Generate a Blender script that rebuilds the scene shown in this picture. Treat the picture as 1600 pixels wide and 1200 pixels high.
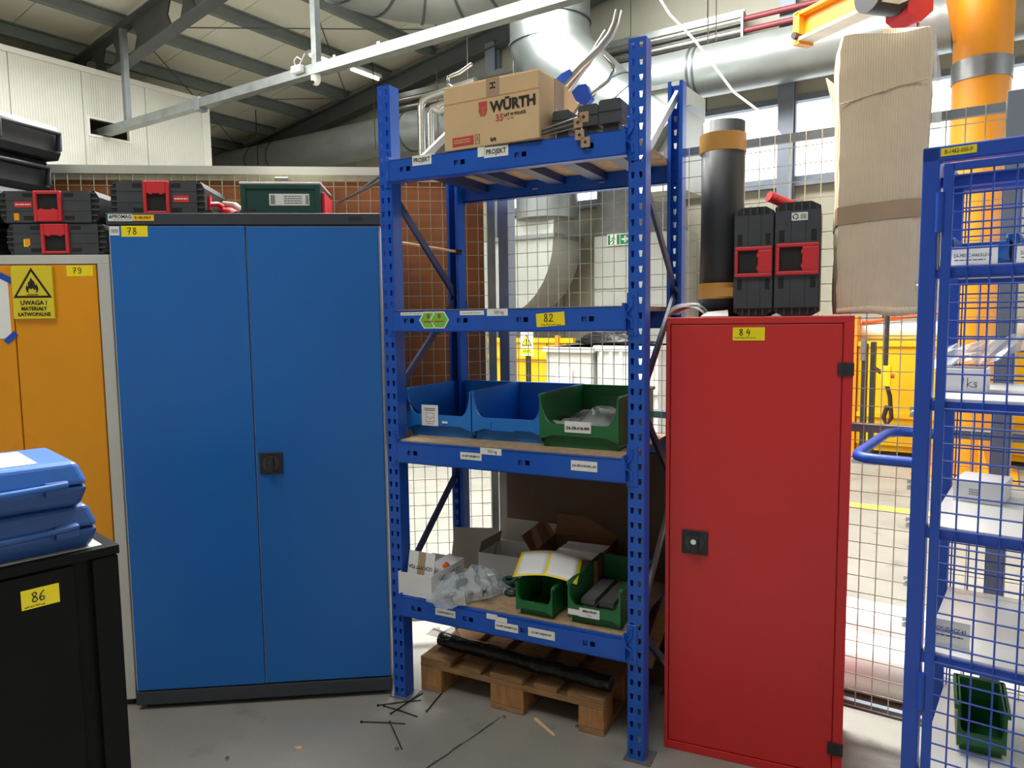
import bpy, math, random
from mathutils import Vector, Matrix
random.seed(7)
for o in list(bpy.data.objects): bpy.data.objects.remove(o)
SC = bpy.context.scene
C = SC.collection
PI = math.pi

# ---------------------------------------------------------------- camera
cam = bpy.data.objects.new('camera', bpy.data.cameras.new('camera'))
C.objects.link(cam)
cam.data.sensor_width = 36.0
cam.data.lens = 1134.17 / 1600 * 36.0
cam.data.clip_start = 0.05
_p, _r = 0.0902, -0.0129
_F = Vector((0, math.cos(_p), -math.sin(_p))); _R = Vector((1, 0, 0)); _D = Vector((0, -math.sin(_p), -math.cos(_p)))
_X = _R * math.cos(_r) - _D * math.sin(_r); _Dn = _R * math.sin(_r) + _D * math.cos(_r)
_m = Matrix((_X, -_Dn, -_F)).transposed().to_4x4(); _m.translation = (0, 0, 1.5264)
cam.matrix_world = _m
SC.camera = cam

# ---------------------------------------------------------------- sky, fill lights, exposure
wd = bpy.data.worlds.new('sky'); SC.world = wd; wd.use_nodes = True
wd.node_tree.nodes['Background'].inputs[0].default_value = (0.93, 0.97, 1.0, 1)
wd.node_tree.nodes['Background'].inputs[1].default_value = 3.0
SC.view_settings.view_transform = 'Standard'; SC.view_settings.look = 'None'
SC.view_settings.gamma = 1.0; SC.view_settings.use_curve_mapping = False
SC.view_settings.exposure = 0.3
TH = math.radians(-33.8)          # direction of the hall's end wall
HA = Vector((math.cos(TH), math.sin(TH), 0)); HB = Vector((-math.sin(TH), math.cos(TH), 0))
def hall(a, b, z=0.0): return HA * a + HB * b + Vector((0, 0, z))
def area_light(name, loc, rot, sx, sy, power, col=(1, 1, 1)):
    l = bpy.data.lights.new(name, 'AREA'); l.shape = 'RECTANGLE'; l.size = sx; l.size_y = sy; l.energy = power; l.color = col
    o = bpy.data.objects.new(name, l); C.objects.link(o); o.location = loc; o.rotation_euler = rot
    return o
# fill lights added under the closed roof, out of view: one over the bay behind the fence, one behind the photographer
area_light('far_fill', hall(-3.6, 4.9, 6.2), (0, math.radians(-9), TH), 4.6, 4.4, 1750, (1.0, 0.99, 0.95))
area_light('near_fill', hall(-1.2, -1.1, 6.6), (0, math.radians(-9), TH), 5.0, 2.0, 185, (1.0, 0.99, 0.95))
area_light('left_fill', hall(-7.6, 1.2, 5.6), (0, math.radians(-9), TH), 2.6, 3.0, 420, (1.0, 0.99, 0.95))

# ---------------------------------------------------------------- materials
def lin(c):
    return tuple(((x / 255) / 12.92 if x / 255 <= 0.04045 else ((x / 255 + 0.055) / 1.055) ** 2.4) for x in c) + (1.0,)
MATS = {}
def mk(name, rgb, rough=0.5, metal=0.0, var=0.12, vs=6.0, bump=0.0, bs=60.0, spec=0.5, stretch=None, emit=None, dirt=None):
    m = bpy.data.materials.new(name); m.use_nodes = True
    nt = m.node_tree; N = nt.nodes; L = nt.links; b = N['Principled BSDF']
    b.inputs['Roughness'].default_value = rough; b.inputs['Metallic'].default_value = metal
    b.inputs['Specular IOR Level'].default_value = spec
    tc = N.new('ShaderNodeTexCoord'); mp = N.new('ShaderNodeMapping'); L.new(tc.outputs['Object'], mp.inputs[0])
    if stretch: mp.inputs['Scale'].default_value = stretch
    nz = N.new('ShaderNodeTexNoise'); nz.inputs['Scale'].default_value = vs; nz.inputs['Detail'].default_value = 5
    L.new(mp.outputs[0], nz.inputs[0])
    cr = N.new('ShaderNodeValToRGB'); c = lin(rgb)
    cr.color_ramp.elements[0].position = 0.3; cr.color_ramp.elements[1].position = 0.72
    cr.color_ramp.elements[0].color = tuple(x * (1 - var) for x in c[:3]) + (1,)
    cr.color_ramp.elements[1].color = tuple(min(1, x * (1 + var)) for x in c[:3]) + (1,)
    L.new(nz.outputs['Fac'], cr.inputs[0])
    out = cr.outputs[0]
    if dirt:
        n2 = N.new('ShaderNodeTexNoise'); n2.inputs['Scale'].default_value = dirt[1]; n2.inputs['Detail'].default_value = 8
        L.new(mp.outputs[0], n2.inputs[0])
        r2 = N.new('ShaderNodeValToRGB'); r2.color_ramp.elements[0].position = dirt[2]; r2.color_ramp.elements[1].position = dirt[2] + 0.12
        L.new(n2.outputs['Fac'], r2.inputs[0])
        mx = N.new('ShaderNodeMixRGB'); mx.inputs[2].default_value = lin(dirt[0]); L.new(r2.outputs[0], mx.inputs[0]); L.new(out, mx.inputs[1])
        out = mx.outputs[0]
    L.new(out, b.inputs['Base Color'])
    if bump:
        n3 = N.new('ShaderNodeTexNoise'); n3.inputs['Scale'].default_value = bs; n3.inputs['Detail'].default_value = 4
        L.new(mp.outputs[0], n3.inputs[0])
        bp = N.new('ShaderNodeBump'); bp.inputs['Strength'].default_value = bump; bp.inputs['Distance'].default_value = 0.01
        L.new(n3.outputs['Fac'], bp.inputs['Height']); L.new(bp.outputs[0], b.inputs['Normal'])
    if emit:
        b.inputs['Emission Color'].default_value = lin(rgb); b.inputs['Emission Strength'].default_value = emit
    MATS[name] = m
    return m
def add_wave(m, axis, scale, dist, strength=0.6, coord='Object', prof='SIN'):
    nt = m.node_tree; N = nt.nodes; L = nt.links; b = N['Principled BSDF']
    tc = N.new('ShaderNodeTexCoord'); w = N.new('ShaderNodeTexWave'); w.bands_direction = axis; w.wave_profile = prof
    w.inputs['Scale'].default_value = scale; w.inputs['Distortion'].default_value = dist; w.inputs['Detail'].default_value = 1
    L.new(tc.outputs[coord], w.inputs[0])
    bp = N.new('ShaderNodeBump'); bp.inputs['Strength'].default_value = strength; bp.inputs['Distance'].default_value = 0.004
    L.new(w.outputs['Fac'], bp.inputs['Height'])
    if b.inputs['Normal'].links: L.new(b.inputs['Normal'].links[0].from_socket, bp.inputs['Normal'])
    L.new(bp.outputs[0], b.inputs['Normal'])
    return m
def mk_film(name, rgb, opac, rough=0.15):
    m = bpy.data.materials.new(name); m.use_nodes = True; nt = m.node_tree; N = nt.nodes; L = nt.links
    b = N['Principled BSDF']; b.inputs['Base Color'].default_value = lin(rgb); b.inputs['Roughness'].default_value = rough
    t = N.new('ShaderNodeBsdfTransparent'); mx = N.new('ShaderNodeMixShader')
    nz = N.new('ShaderNodeTexNoise'); nz.inputs['Scale'].default_value = 9; nz.inputs['Detail'].default_value = 4
    tc = N.new('ShaderNodeTexCoord'); L.new(tc.outputs['Object'], nz.inputs[0])
    mr = N.new('ShaderNodeMapRange'); mr.inputs[1].default_value = 0.3; mr.inputs[2].default_value = 0.7
    mr.inputs[3].default_value = opac * 0.75; mr.inputs[4].default_value = min(1, opac * 1.25)
    L.new(nz.outputs['Fac'], mr.inputs[0]); L.new(mr.outputs[0], mx.inputs[0])
    L.new(t.outputs[0], mx.inputs[1]); L.new(b.outputs[0], mx.inputs[2]); L.new(mx.outputs[0], N['Material Output'].inputs[0])
    MATS[name] = m
    return m
mk('concrete', (146, 144, 137), 0.42, 0, 0.16, 2.2, 0.12, 90, 0.5, dirt=((118, 117, 112), 5.0, 0.60))
mk('crack', (58, 57, 54), 0.9)
mk('roof_panel', (232, 229, 212), 0.6, 0, 0.05, 1.0)
mk('purlin', (116, 124, 122), 0.5, 0.0, 0.12, 3)
mk('rafter', (84, 88, 88), 0.55, 0.0, 0.1, 3)
mk('hall_wall', (164, 163, 148), 0.6, 0, 0.05, 1.5)
add_wave(mk('white_panel', (194, 194, 184), 0.45, 0, 0.04, 2.0), 'Y', 10.0, 0.0, 0.35)
mk('white_trim', (206, 206, 196), 0.45, 0, 0.05)
mk('galv', (150, 156, 156), 0.38, 0.75, 0.18, 8)
add_wave(mk('duct', (146, 152, 151), 0.38, 0.5, 0.12, 3), 'X', 2.2, 0.0, 0.25)
mk('duct_plain', (134, 141, 141), 0.34, 0.8, 0.08, 2)
mk('duct_seam', (88, 94, 96), 0.5, 0.6)
mk('sheet_metal', (176, 180, 174), 0.45, 0.4, 0.08, 2.5)
mk('steel_grey', (120, 126, 130), 0.45, 0.3, 0.1)
mk('rod_steel', (190, 188, 182), 0.28, 0.95, 0.1, 20)
mk('dark_steel', (66, 60, 56), 0.4, 0.6)
mk('win_frame', (118, 128, 142), 0.5, 0.1, 0.08)
mk_film('glass', (235, 245, 255), 0.08, 0.02)
mk('wire', (205, 200, 178), 0.4, 0.45, 0.1, 20)
mk('rail_grey', (140, 148, 160), 0.45, 0.3, 0.1)
mk('board_brown', (176, 112, 66), 0.75, 0, 0.14, 3, 0.2, 120, dirt=((150, 92, 54), 2.0, 0.6))
mk('board_dark', (96, 74, 58), 0.8, 0, 0.1, 2)
mk('rack_blue', (18, 84, 188), 0.34, 0.0, 0.08, 4, dirt=((36, 78, 165), 14, 0.68))
mk('rack_dark', (26, 44, 98), 0.4, 0.0, 0.1, 5)
mk('zinc', (140, 142, 144), 0.35, 0.7, 0.12, 12)
mk('chipboard', (176, 150, 120), 0.8, 0, 0.16, 40, 0.1, 200, dirt=((120, 104, 88), 6, 0.62))
mk('cab_blue', (20, 101, 184), 0.42, 0, 0.05, 2.0, dirt=((30, 104, 178), 5, 0.62))
mk('cab_charcoal', (54, 58, 68), 0.45, 0, 0.08)
mk('cab_grey', (198, 198, 194), 0.45, 0, 0.06, 3)
mk('cab_orange', (232, 152, 8), 0.42, 0, 0.06, 2.0, dirt=((214, 136, 8), 4, 0.62))
mk('cab_red', (204, 42, 44), 0.36, 0, 0.04, 2.0)
mk('cab_black', (13, 14, 15), 0.6, 0, 0.1, spec=0.15)
mk('black_plastic', (38, 40, 42), 0.5, 0, 0.12, 30)
mk('case_dark', (62, 66, 71), 0.55, 0, 0.1, 18)
mk('case_slot', (18, 19, 20), 0.6)
mk('case_red', (212, 46, 56), 0.45, 0, 0.06, 12)
mk('case_green', (22, 66, 62), 0.5, 0, 0.1)
mk('case_blue', (36, 92, 168), 0.42, 0, 0.08, 5)
mk('case_blue_dark', (28, 70, 132), 0.45, 0, 0.08, 5)
mk('rubber', (40, 43, 48), 0.5, 0, 0.1, 10)
mk('label_yellow', (248, 226, 20), 0.5, 0, 0.02)
mk('sign_yellow', (226, 206, 44), 0.45, 0, 0.05, 6)
mk('label_white', (232, 232, 230), 0.5, 0, 0.02)
mk('label_orange', (250, 158, 20), 0.5, 0, 0.02)
mk('label_amber', (246, 198, 36), 0.5, 0, 0.02)
mk('label_green', (110, 196, 60), 0.5, 0, 0.03)
mk('ink', (24, 24, 26), 0.6, 0, 0.0)
mk('ink_grey', (120, 120, 122), 0.6, 0, 0.0)
mk('ink_red', (190, 62, 58), 0.6, 0, 0.02)
mk('ink_blue', (40, 62, 170), 0.6)
mk('tape_blue', (24, 78, 190), 0.5, 0, 0.08, 12)
mk('tape_brown', (196, 142, 70), 0.4, 0, 0.06, 10)
mk('tape_clear', (172, 146, 118), 0.25, 0, 0.08, 10)
mk('carton', (204, 174, 134), 0.75, 0, 0.06, 5)
mk('carton_white', (226, 226, 230), 0.65, 0, 0.03, 5)
mk('carton_grey', (150, 144, 134), 0.75, 0, 0.05, 5)
mk('carton_dark', (122, 84, 58), 0.8, 0, 0.08, 5)
add_wave(mk('corrugated', (222, 202, 172), 0.75, 0, 0.08, 4, 0.1, 40), 'X', 44.0, 0.0, 0.35)
mk('paper', (238, 238, 238), 0.6, 0, 0.02)
mk_film('film', (228, 232, 236), 0.42, 0.12)
mk_film('film_dark', (150, 152, 156), 0.5, 0.12)
mk('part_grey', (168, 180, 190), 0.4, 0.2, 0.1, 8)
mk('bin_blue', (32, 120, 208), 0.4, 0, 0.06, 6)
mk('bin_green', (30, 104, 56), 0.42, 0, 0.1, 8)
mk('wood', (164, 124, 86), 0.75, 0, 0.22, 5, 0.3, 60, stretch=(3, 20, 20), dirt=((128, 92, 62), 4, 0.58))
mk('wood_end', (172, 122, 76), 0.8, 0, 0.25, 12, 0.3, 80, stretch=(4, 4, 1))
mk('splinter', (222, 184, 138), 0.7, 0, 0.1)
mk('black_wrap', (34, 34, 36), 0.2, 0, 0.2, 12, 0.9, 26)
mk('zip_black', (20, 20, 20), 0.5)
mk('cage_blue', (26, 72, 176), 0.4, 0, 0.08, 6)
mk('shelf_white', (222, 222, 220), 0.3, 0.1, 0.05, 5, dirt=((196, 192, 186), 5, 0.66))
mk('crane_yellow', (228, 146, 24), 0.45, 0, 0.05, 2)
mk('machine_yellow', (240, 190, 16), 0.5, 0, 0.1, 2.5)
mk('crane_white', (236, 226, 206), 0.5)
mk('line_yellow', (240, 214, 90), 0.6, 0, 0.1, 6)
mk('exit_green', (10, 130, 80), 0.5)
mk('hose_orange', (226, 96, 30), 0.5)
mk('pipe_red', (128, 54, 62), 0.45)
mk('lamp_tube', (255, 250, 240), 0.5, 0, 0, emit=5.0)
mk('chrome', (210, 212, 214), 0.18, 1.0, 0.05)
mk('white_plastic', (228, 228, 224), 0.4)
mk('zinc_dull', (118, 120, 122), 0.55, 0.5, 0.15, 10)

# ---------------------------------------------------------------- mesh helpers
class MB:
    def __init__(s): s.v = []; s.f = []; s.mi = []; s.sm = []
    def add(s, vs, fs, mi=0, M=None, sm=False):
        n = len(s.v)
        for p in vs:
            s.v.append(tuple(M @ Vector(p)) if M else tuple(p))
        for f in fs:
            s.f.append(tuple(i + n for i in f)); s.mi.append(mi); s.sm.append(sm)
        return s
    def box(s, x0, y0, z0, x1, y1, z1, mi=0, M=None):
        return s.add([(x0, y0, z0), (x1, y0, z0), (x1, y1, z0), (x0, y1, z0), (x0, y0, z1), (x1, y0, z1), (x1, y1, z1), (x0, y1, z1)],
              [(3, 2, 1, 0), (4, 5, 6, 7), (0, 1, 5, 4), (1, 2, 6, 5), (2, 3, 7, 6), (3, 0, 4, 7)], mi, M)
    def prism(s, pts, ax, a0, a1, mi=0, M=None, sm=False):
        n = len(pts)
        def q(p, a): return {'x': (a, p[0], p[1]), 'y': (p[0], a, p[1]), 'z': (p[0], p[1], a)}[ax]
        vs = [q(p, a0) for p in pts] + [q(p, a1) for p in pts]
        s.add(vs, [tuple(range(n)), tuple(range(2 * n - 1, n - 1, -1))], mi, M)
        return s.add(vs, [(i, i + n, (i + 1) % n + n, (i + 1) % n) for i in range(n)], mi, M, sm)
    def tube(s, pts, r, n=8, mi=0, M=None, closed=False, caps=True, flat=None):
        P = [Vector(p) for p in pts]; k = len(P)
        rr = r if isinstance(r, (list, tuple)) else [r] * k
        T = []
        for i in range(k):
            if closed: t = P[(i + 1) % k] - P[i - 1]
            elif i == 0: t = P[1] - P[0]
            elif i == k - 1: t = P[-1] - P[-2]
            else: t = (P[i + 1] - P[i]).normalized() + (P[i] - P[i - 1]).normalized()
            T.append(t.normalized() if t.length > 1e-9 else Vector((0, 0, 1)))
        u = T[0].orthogonal().normalized()
        if abs(T[0].z) < 0.9: u = Vector((0, 0, 1)).cross(T[0]).normalized()
        vs = []
        for i in range(k):
            u = (u - T[i] * u.dot(T[i])).normalized(); w = T[i].cross(u)
            for j in range(n):
                a = 2 * PI * (j + 0.5) / n
                vs.append(P[i] + (u * math.cos(a) * (flat[0] if flat else 1) + w * math.sin(a) * (flat[1] if flat else 1)) * rr[i])
        fs = []
        for i in range(k if closed else k - 1):
            i2 = (i + 1) % k
            for j in range(n):
                fs.append((i * n + j, i * n + (j + 1) % n, i2 * n + (j + 1) % n, i2 * n + j))
        s.add(vs, fs, mi, M, n > 5)
        if caps and not closed:
            s.add(vs[:n], [tuple(range(n - 1, -1, -1))], mi, M); s.add(vs[-n:], [tuple(range(n))], mi, M)
        return s
    def cyl(s, p0, p1, r, n=14, mi=0, M=None): return s.tube([p0, p1], r, n, mi, M)
    def bar(s, p0, p1, w, h, mi=0):
        return s.tube([p0, p1], 0.7071, 4, mi, flat=(w, h))
    def grid(s, fn, nu, nv, mi=0, M=None, sm=True):
        vs = [fn(i / nu, j / nv) for i in range(nu + 1) for j in range(nv + 1)]
        fs = [(i * (nv + 1) + j, (i + 1) * (nv + 1) + j, (i + 1) * (nv + 1) + j + 1, i * (nv + 1) + j + 1) for i in range(nu) for j in range(nv)]
        return s.add(vs, fs, mi, M, sm)
def obj(name, mb, mat, parent=None, bev=0.0, seg=2, solid=0.0, sub=0, kind=None, loc=None):
    me = mb if isinstance(mb, bpy.types.Mesh) else bpy.data.meshes.new(name)
    if not isinstance(mb, bpy.types.Mesh):
        me.from_pydata(mb.v, [], mb.f)
        for m in (mat if isinstance(mat, (list, tuple)) else [mat]): me.materials.append(MATS[m])
        me.polygons.foreach_set('material_index', mb.mi); me.polygons.foreach_set('use_smooth', mb.sm); me.update()
    o = bpy.data.objects.new(name, me); C.objects.link(o)
    if parent: o.parent = parent
    if loc: o.location = loc
    if solid:
        md = o.modifiers.new('solid', 'SOLIDIFY'); md.thickness = solid; md.offset = 0
    if bev:
        md = o.modifiers.new('bevel', 'BEVEL'); md.width = bev; md.segments = seg; md.limit_method = 'ANGLE'; md.angle_limit = math.radians(40)
    if sub:
        md = o.modifiers.new('sub', 'SUBSURF'); md.levels = sub; md.render_levels = sub
    if kind: o['kind'] = kind
    return o
def tag(o, label, cat, group=None):
    o['label'] = label; o['category'] = cat
    if group: o['group'] = group
    return o
def thing(name, label, cat, loc=(0, 0, 0), rz=0.0, group=None, rx=0.0, ry=0.0):
    o = bpy.data.objects.new(name, None); C.objects.link(o); o.empty_display_size = 0.05
    o.location = loc; o.rotation_euler = (rx, ry, rz)
    return tag(o, label, cat, group)
def struct(name, mb, mat, rz=0.0, loc=(0, 0, 0), **k):
    o = obj(name, mb, mat, None, **k); o['kind'] = 'structure'; o.rotation_euler = (0, 0, rz); o.location = loc
    return o
def dup(root, loc, rz=None, label=None):
    r = root.copy(); C.objects.link(r); r.location = loc
    if rz is not None: r.rotation_euler = (root.rotation_euler[0], root.rotation_euler[1], rz)
    if label: r['label'] = label
    for ch in list(root.children):
        c = ch.copy(); C.objects.link(c); c.parent = r
        for g in list(ch.children):
            d = g.copy(); C.objects.link(d); d.parent = c
    return r
_tc = {}
def text(s, size, parent, loc, mat='ink', rot=(PI / 2, 0, 0), align='CENTER', sx=1.0, bold=0.0, name='lettering'):
    key = (s, size, align, bold, mat)
    if key not in _tc:
        cu = bpy.data.curves.new('t', 'FONT'); cu.body = s; cu.size = size; cu.align_x = align; cu.align_y = 'CENTER'; cu.offset = bold; cu.resolution_u = 2
        t = bpy.data.objects.new('t', cu); C.objects.link(t)
        bpy.context.view_layer.update()
        me = bpy.data.meshes.new_from_object(t.evaluated_get(bpy.context.evaluated_depsgraph_get()))
        bpy.data.objects.remove(t); bpy.data.curves.remove(cu)
        me.materials.clear(); me.materials.append(MATS[mat]); _tc[key] = me
    o = bpy.data.objects.new(name, _tc[key]); C.objects.link(o); o.parent = parent
    o.location = loc; o.rotation_euler = rot; o.scale = (sx, 1, 1)
    return o
def loop8(cx, cy, rx, ry, a0=0, a1=360, n=14):
    return [(cx + rx * math.cos(math.radians(a0 + (a1 - a0) * i / n)), cy + ry * math.sin(math.radians(a0 + (a1 - a0) * i / n))) for i in range(n + 1)]
DIG = {'7': [[(0.02, .92), (.55, .98), (.22, 0)], [(.1, .48), (.5, .55)]],
       '8': [[(.5, .85), (.3, 1), (.1, .85), (.2, .6), (.45, .42), (.55, .2), (.35, 0), (.1, .1), (.1, .3), (.35, .55), (.5, .85)]],
       '9': [loop8(.28, .72, .24, .24) + [(.5, .72), (.52, .3), (.35, .0), (.1, .08)]],
       '2': [[(.08, .75), (.2, .97), (.45, .92), (.48, .65), (.25, .3), (.03, .03), (.55, .06)]],
       '4': [[(.3, 1), (.05, .42), (.55, .45)], [(.5, .75), (.42, 0)]],
       '6': [[(.48, 1), (.2, .7), (.06, .3), (.2, .02), (.45, .08), (.5, .3), (.3, .45), (.1, .3)]],
       '1': [[(.1, .6), (.3, 1), (.22, 0)]], 'k': [[(.1, 1), (.08, 0)], [(.5, .6), (.1, .3), (.55, 0)]],
       's': [[(.45, .5), (.2, .55), (.15, .35), (.4, .25), (.35, .02), (.08, .05)]]}
def ribbon(mb, pl, w, y):
    for (xa, za), (xb, zb) in zip(pl[:-1], pl[1:]):
        d = Vector((xb - xa, zb - za))
        if d.length < 1e-6: continue
        d.normalize(); n = Vector((-d.y, d.x)) * w / 2; e = d * w * 0.35
        mb.add([(xa - n.x - e.x, y, za - n.y - e.y), (xa + n.x - e.x, y, za + n.y - e.y), (xb + n.x + e.x, y, zb + n.y + e.y), (xb - n.x + e.x, y, zb - n.y + e.y)], [(0, 3, 2, 1)])
def handwriting(s, parent, x, z, h, y=-0.0012, w=0.004, gap=0.75, name='handwriting', scribble=0.0, mat='ink', sz=-0.35):
    mb = MB()
    for i, ch in enumerate(s):
        for pl in DIG.get(ch, []): ribbon(mb, [(x + (i * gap + p[0]) * h, z + p[1] * h) for p in pl], w, y)
    if scribble:
        rnd = random.Random(s); n = 22
        for q in range(4):
            x0 = x + sz * h + q * scribble / 4
            ribbon(mb, [(x0 + scribble / 4 * 0.85 * t / 6, z - h * (0.28 + 0.22 * rnd.random())) for t in range(7)], w * 0.5, y)
    return obj(name, mb, mat, parent)
def label(parent, x0, z0, x1, z1, mat='label_yellow', y=-0.0006, name='label', tilt=0.0, lab=None):
    mb = MB(); M = Matrix.Translation(((x0 + x1) / 2, 0, (z0 + z1) / 2)) @ Matrix.Rotation(tilt, 4, 'Y')
    w, h = (x1 - x0) / 2, (z1 - z0) / 2
    mb.box(-w, y, -h, w, y + 0.0006, h, 0, M)
    o = obj(name, mb, mat, parent)
    if lab: o['label'] = lab
    return o
def print_lines(parent, x0, z0, x1, z1, n, y, mat='ink', name='fine_print'):
    mb = MB(); rnd = random.Random(int(x0 * 1000) + n)
    for i in range(n):
        z = z0 + (z1 - z0) * (i + .5) / n; x = x0
        while x < x1 - .002:
            w = min(x1 - x, rnd.uniform(.1, .25) * (x1 - x0)); h = (z1 - z0) / n * .22
            mb.add([(x, y, z - h), (x + w * .85, y, z - h), (x + w * .85, y, z + h), (x, y, z + h)], [(0, 1, 2, 3)]); x += w
    return obj(name, mb, mat, parent)
# ================================================================ SETTING
RZ0, RK = 7.15, 0.158
def roofz(a): return RZ0 + RK * a
fl = struct('floor', MB().box(-22, -14, -0.2, 12, 14, 0.0), 'concrete', TH)
def floor_strip(name, pts, w, mat, z=0.0012, jit=0.0):
    mb = MB(); rnd = random.Random(3); P = []
    for (p, q) in zip(pts[:-1], pts[1:]):
        n = 10
        for i in range(n): P.append(Vector(p).lerp(Vector(q), i / n))
    P.append(Vector(pts[-1]))
    for p in P: p.x += rnd.uniform(-jit, jit)
    for p, q in zip(P[:-1], P[1:]):
        d = (q - p).normalized(); n = Vector((-d.y, d.x)) * w / 2 * (1 + rnd.uniform(-.4, .4) * (jit > 0))
        mb.add([(p.x - n.x, p.y - n.y, z), (q.x - n.x, q.y - n.y, z), (q.x + n.x, q.y + n.y, z), (p.x + n.x, p.y + n.y, z)], [(0, 1, 2, 3)])
    o = obj(name, mb, mat, fl); o.rotation_euler = (0, 0, -TH)
    return o
floor_strip('crack', [(-0.06, 2.66), (-0.33, 2.32), (-0.75, 1.7)], 0.006, 'crack', jit=0.004)
ln = obj('floor_marking', MB().box(-6, 6.2, 0, 4, 6.34, 0.0015), 'line_yellow', fl)

# roof: sandwich panels on purlins, castellated rafters
ce = struct('ceiling', MB().add([(-14.2, -9, roofz(-14.2) + .14), (8, -9, roofz(8) + .14), (8, 10, roofz(8) + .14), (-14.2, 10, roofz(-14.2) + .14),
      (-14.2, -9, roofz(-14.2) + .10), (8, -9, roofz(8) + .10), (8, 10, roofz(8) + .10), (-14.2, 10, roofz(-14.2) + .10)],
      [(0, 1, 2, 3), (7, 6, 5, 4), (0, 4, 5, 1), (1, 5, 6, 2), (2, 6, 7, 3), (3, 7, 4, 0)]), 'purlin', TH)
pm = None
for i in range(17):
    b0 = -7.4 + i * 1.0
    if pm is None:
        mb = MB(); a0, a1 = -14.1, 8.0
        mb.add([(a0, .006, roofz(a0) + .1), (a1, .006, roofz(a1) + .1), (a1, .994, roofz(a1) + .1), (a0, .994, roofz(a0) + .1),
                (a0, .006, roofz(a0)), (a1, .006, roofz(a1)), (a1, .994, roofz(a1)), (a0, .994, roofz(a0))],
               [(0, 1, 2, 3), (7, 6, 5, 4), (0, 4, 5, 1), (1, 5, 6, 2), (2, 6, 7, 3), (3, 7, 4, 0)])
        o = obj('roof_panel', mb, 'roof_panel', ce); pm = o.data
    else: o = obj('roof_panel', pm, None, ce)
    o.location = (0, b0, 0)
pu = None
for i in range(20):
    a = -12.9 + i * 1.02
    if pu is None:
        pr = [(-.04, 0), (.05, 0), (.05, -.02), (.01, -.02), (.01, -.18), (.06, -.18), (.06, -.2), (-.01, -.2), (-.01, -.02), (-.04, -.02)]
        o = obj('purlin', MB().prism(pr, 'y', -7, 9.55), 'purlin', ce); pu = o.data
    else: o = obj('purlin', pu, None, ce)
    o.location = (a, 0, roofz(a) - 0.001); o.rotation_euler = (0, -math.atan(RK), 0)
def rafter(b, a0, a1, depth, holes, flange=0.09):
    mb = MB(); up = -0.2
    def z(a, d): return roofz(a) + up - d
    def seg(a_0, a_1, d0, d1, y0, y1):
        mb.add([(a_0, y0, z(a_0, d1)), (a_1, y0, z(a_1, d1)), (a_1, y1, z(a_1, d1)), (a_0, y1, z(a_0, d1)), (a_0, y0, z(a_0, d0)), (a_1, y0, z(a_1, d0)), (a_1, y1, z(a_1, d0)), (a_0, y1, z(a_0, d0))],
               [(3, 2, 1, 0), (4, 5, 6, 7), (0, 1, 5, 4), (1, 2, 6, 5), (2, 3, 7, 6), (3, 0, 4, 7)])
    seg(a0, a1, 0, .02, b - flange, b + flange); seg(a0, a1, depth - .02, depth, b - flange, b + flange)
    if not holes: seg(a0, a1, .02, depth - .02, b - .008, b + .008); return mb
    p = .52; n = int((a1 - a0) / p)
    for i in range(n):
        s = a0 + i * p; e = s + p
        if i % 5 == 4: seg(s, e, .02, depth - .02, b - .008, b + .008); continue
        c = (s + e) / 2; r = .17; hd = depth * .34
        # web round an octagonal opening, pieces in the plane of the web
        out = [(s, .02), (c, .02), (e, .02), (e, depth / 2), (e, depth - .02), (c, depth - .02), (s, depth - .02), (s, depth / 2)]
        inn = [(c - r * .55, depth / 2 - hd), (c, depth / 2 - hd), (c + r * .55, depth / 2 - hd), (c + r, depth / 2), (c + r * .55, depth / 2 + hd), (c, depth / 2 + hd), (c - r * .55, depth / 2 + hd), (c - r, depth / 2)]
        for y in (b - .008, b + .008):
            mb.add([(q[0], y, z(q[0], q[1])) for q in out + inn], [(j, (j + 1) % 8, (j + 1) % 8 + 8, j + 8) for j in range(8)])
    return mb
obj('rafter', rafter(5.45, -14, 4, .48, True), 'rafter', ce)
obj('rafter', rafter(0.0, -14, 4, .48, True), 'rafter', ce)
obj('rafter', rafter(9.42, -14, 6, .30, False), 'rafter', ce)
for (a0, b0, a1, b1) in ((-9.6, 5.5, -6.6, 9.3), (-6.6, 5.5, -9.6, 9.3), (-12.6, 5.5, -9.6, 9.3), (-9.6, 5.5, -12.6, 9.3)):
    obj('tie_rod', MB().cyl((a0, b0, roofz(a0) - .24), (a1, b1, roofz(a1) - .24), .009, 6), 'rafter', ce)

for (a, b, sa, sb) in ((-3.6, 4.9, 4.6, 4.4), (-1.2, -1.1, 5.0, 2.0), (-7.6, 1.2, 2.6, 3.0)):      # made-up frames added round the three fill lights
    for (x0, y0, x1, y1) in ((-sa / 2 - .1, -sb / 2 - .1, sa / 2 + .1, -sb / 2), (-sa / 2 - .1, sb / 2, sa / 2 + .1, sb / 2 + .1), (-sa / 2 - .1, -sb / 2, -sa / 2, sb / 2), (sa / 2, -sb / 2, sa / 2 + .1, sb / 2)):
        o = obj('fill_light_frame', MB().box(x0, y0, -.42, x1, y1, .0), 'white_trim', ce); o.location = (a, b, roofz(a)); o.rotation_euler = (0, -math.atan(RK), 0)

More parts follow.
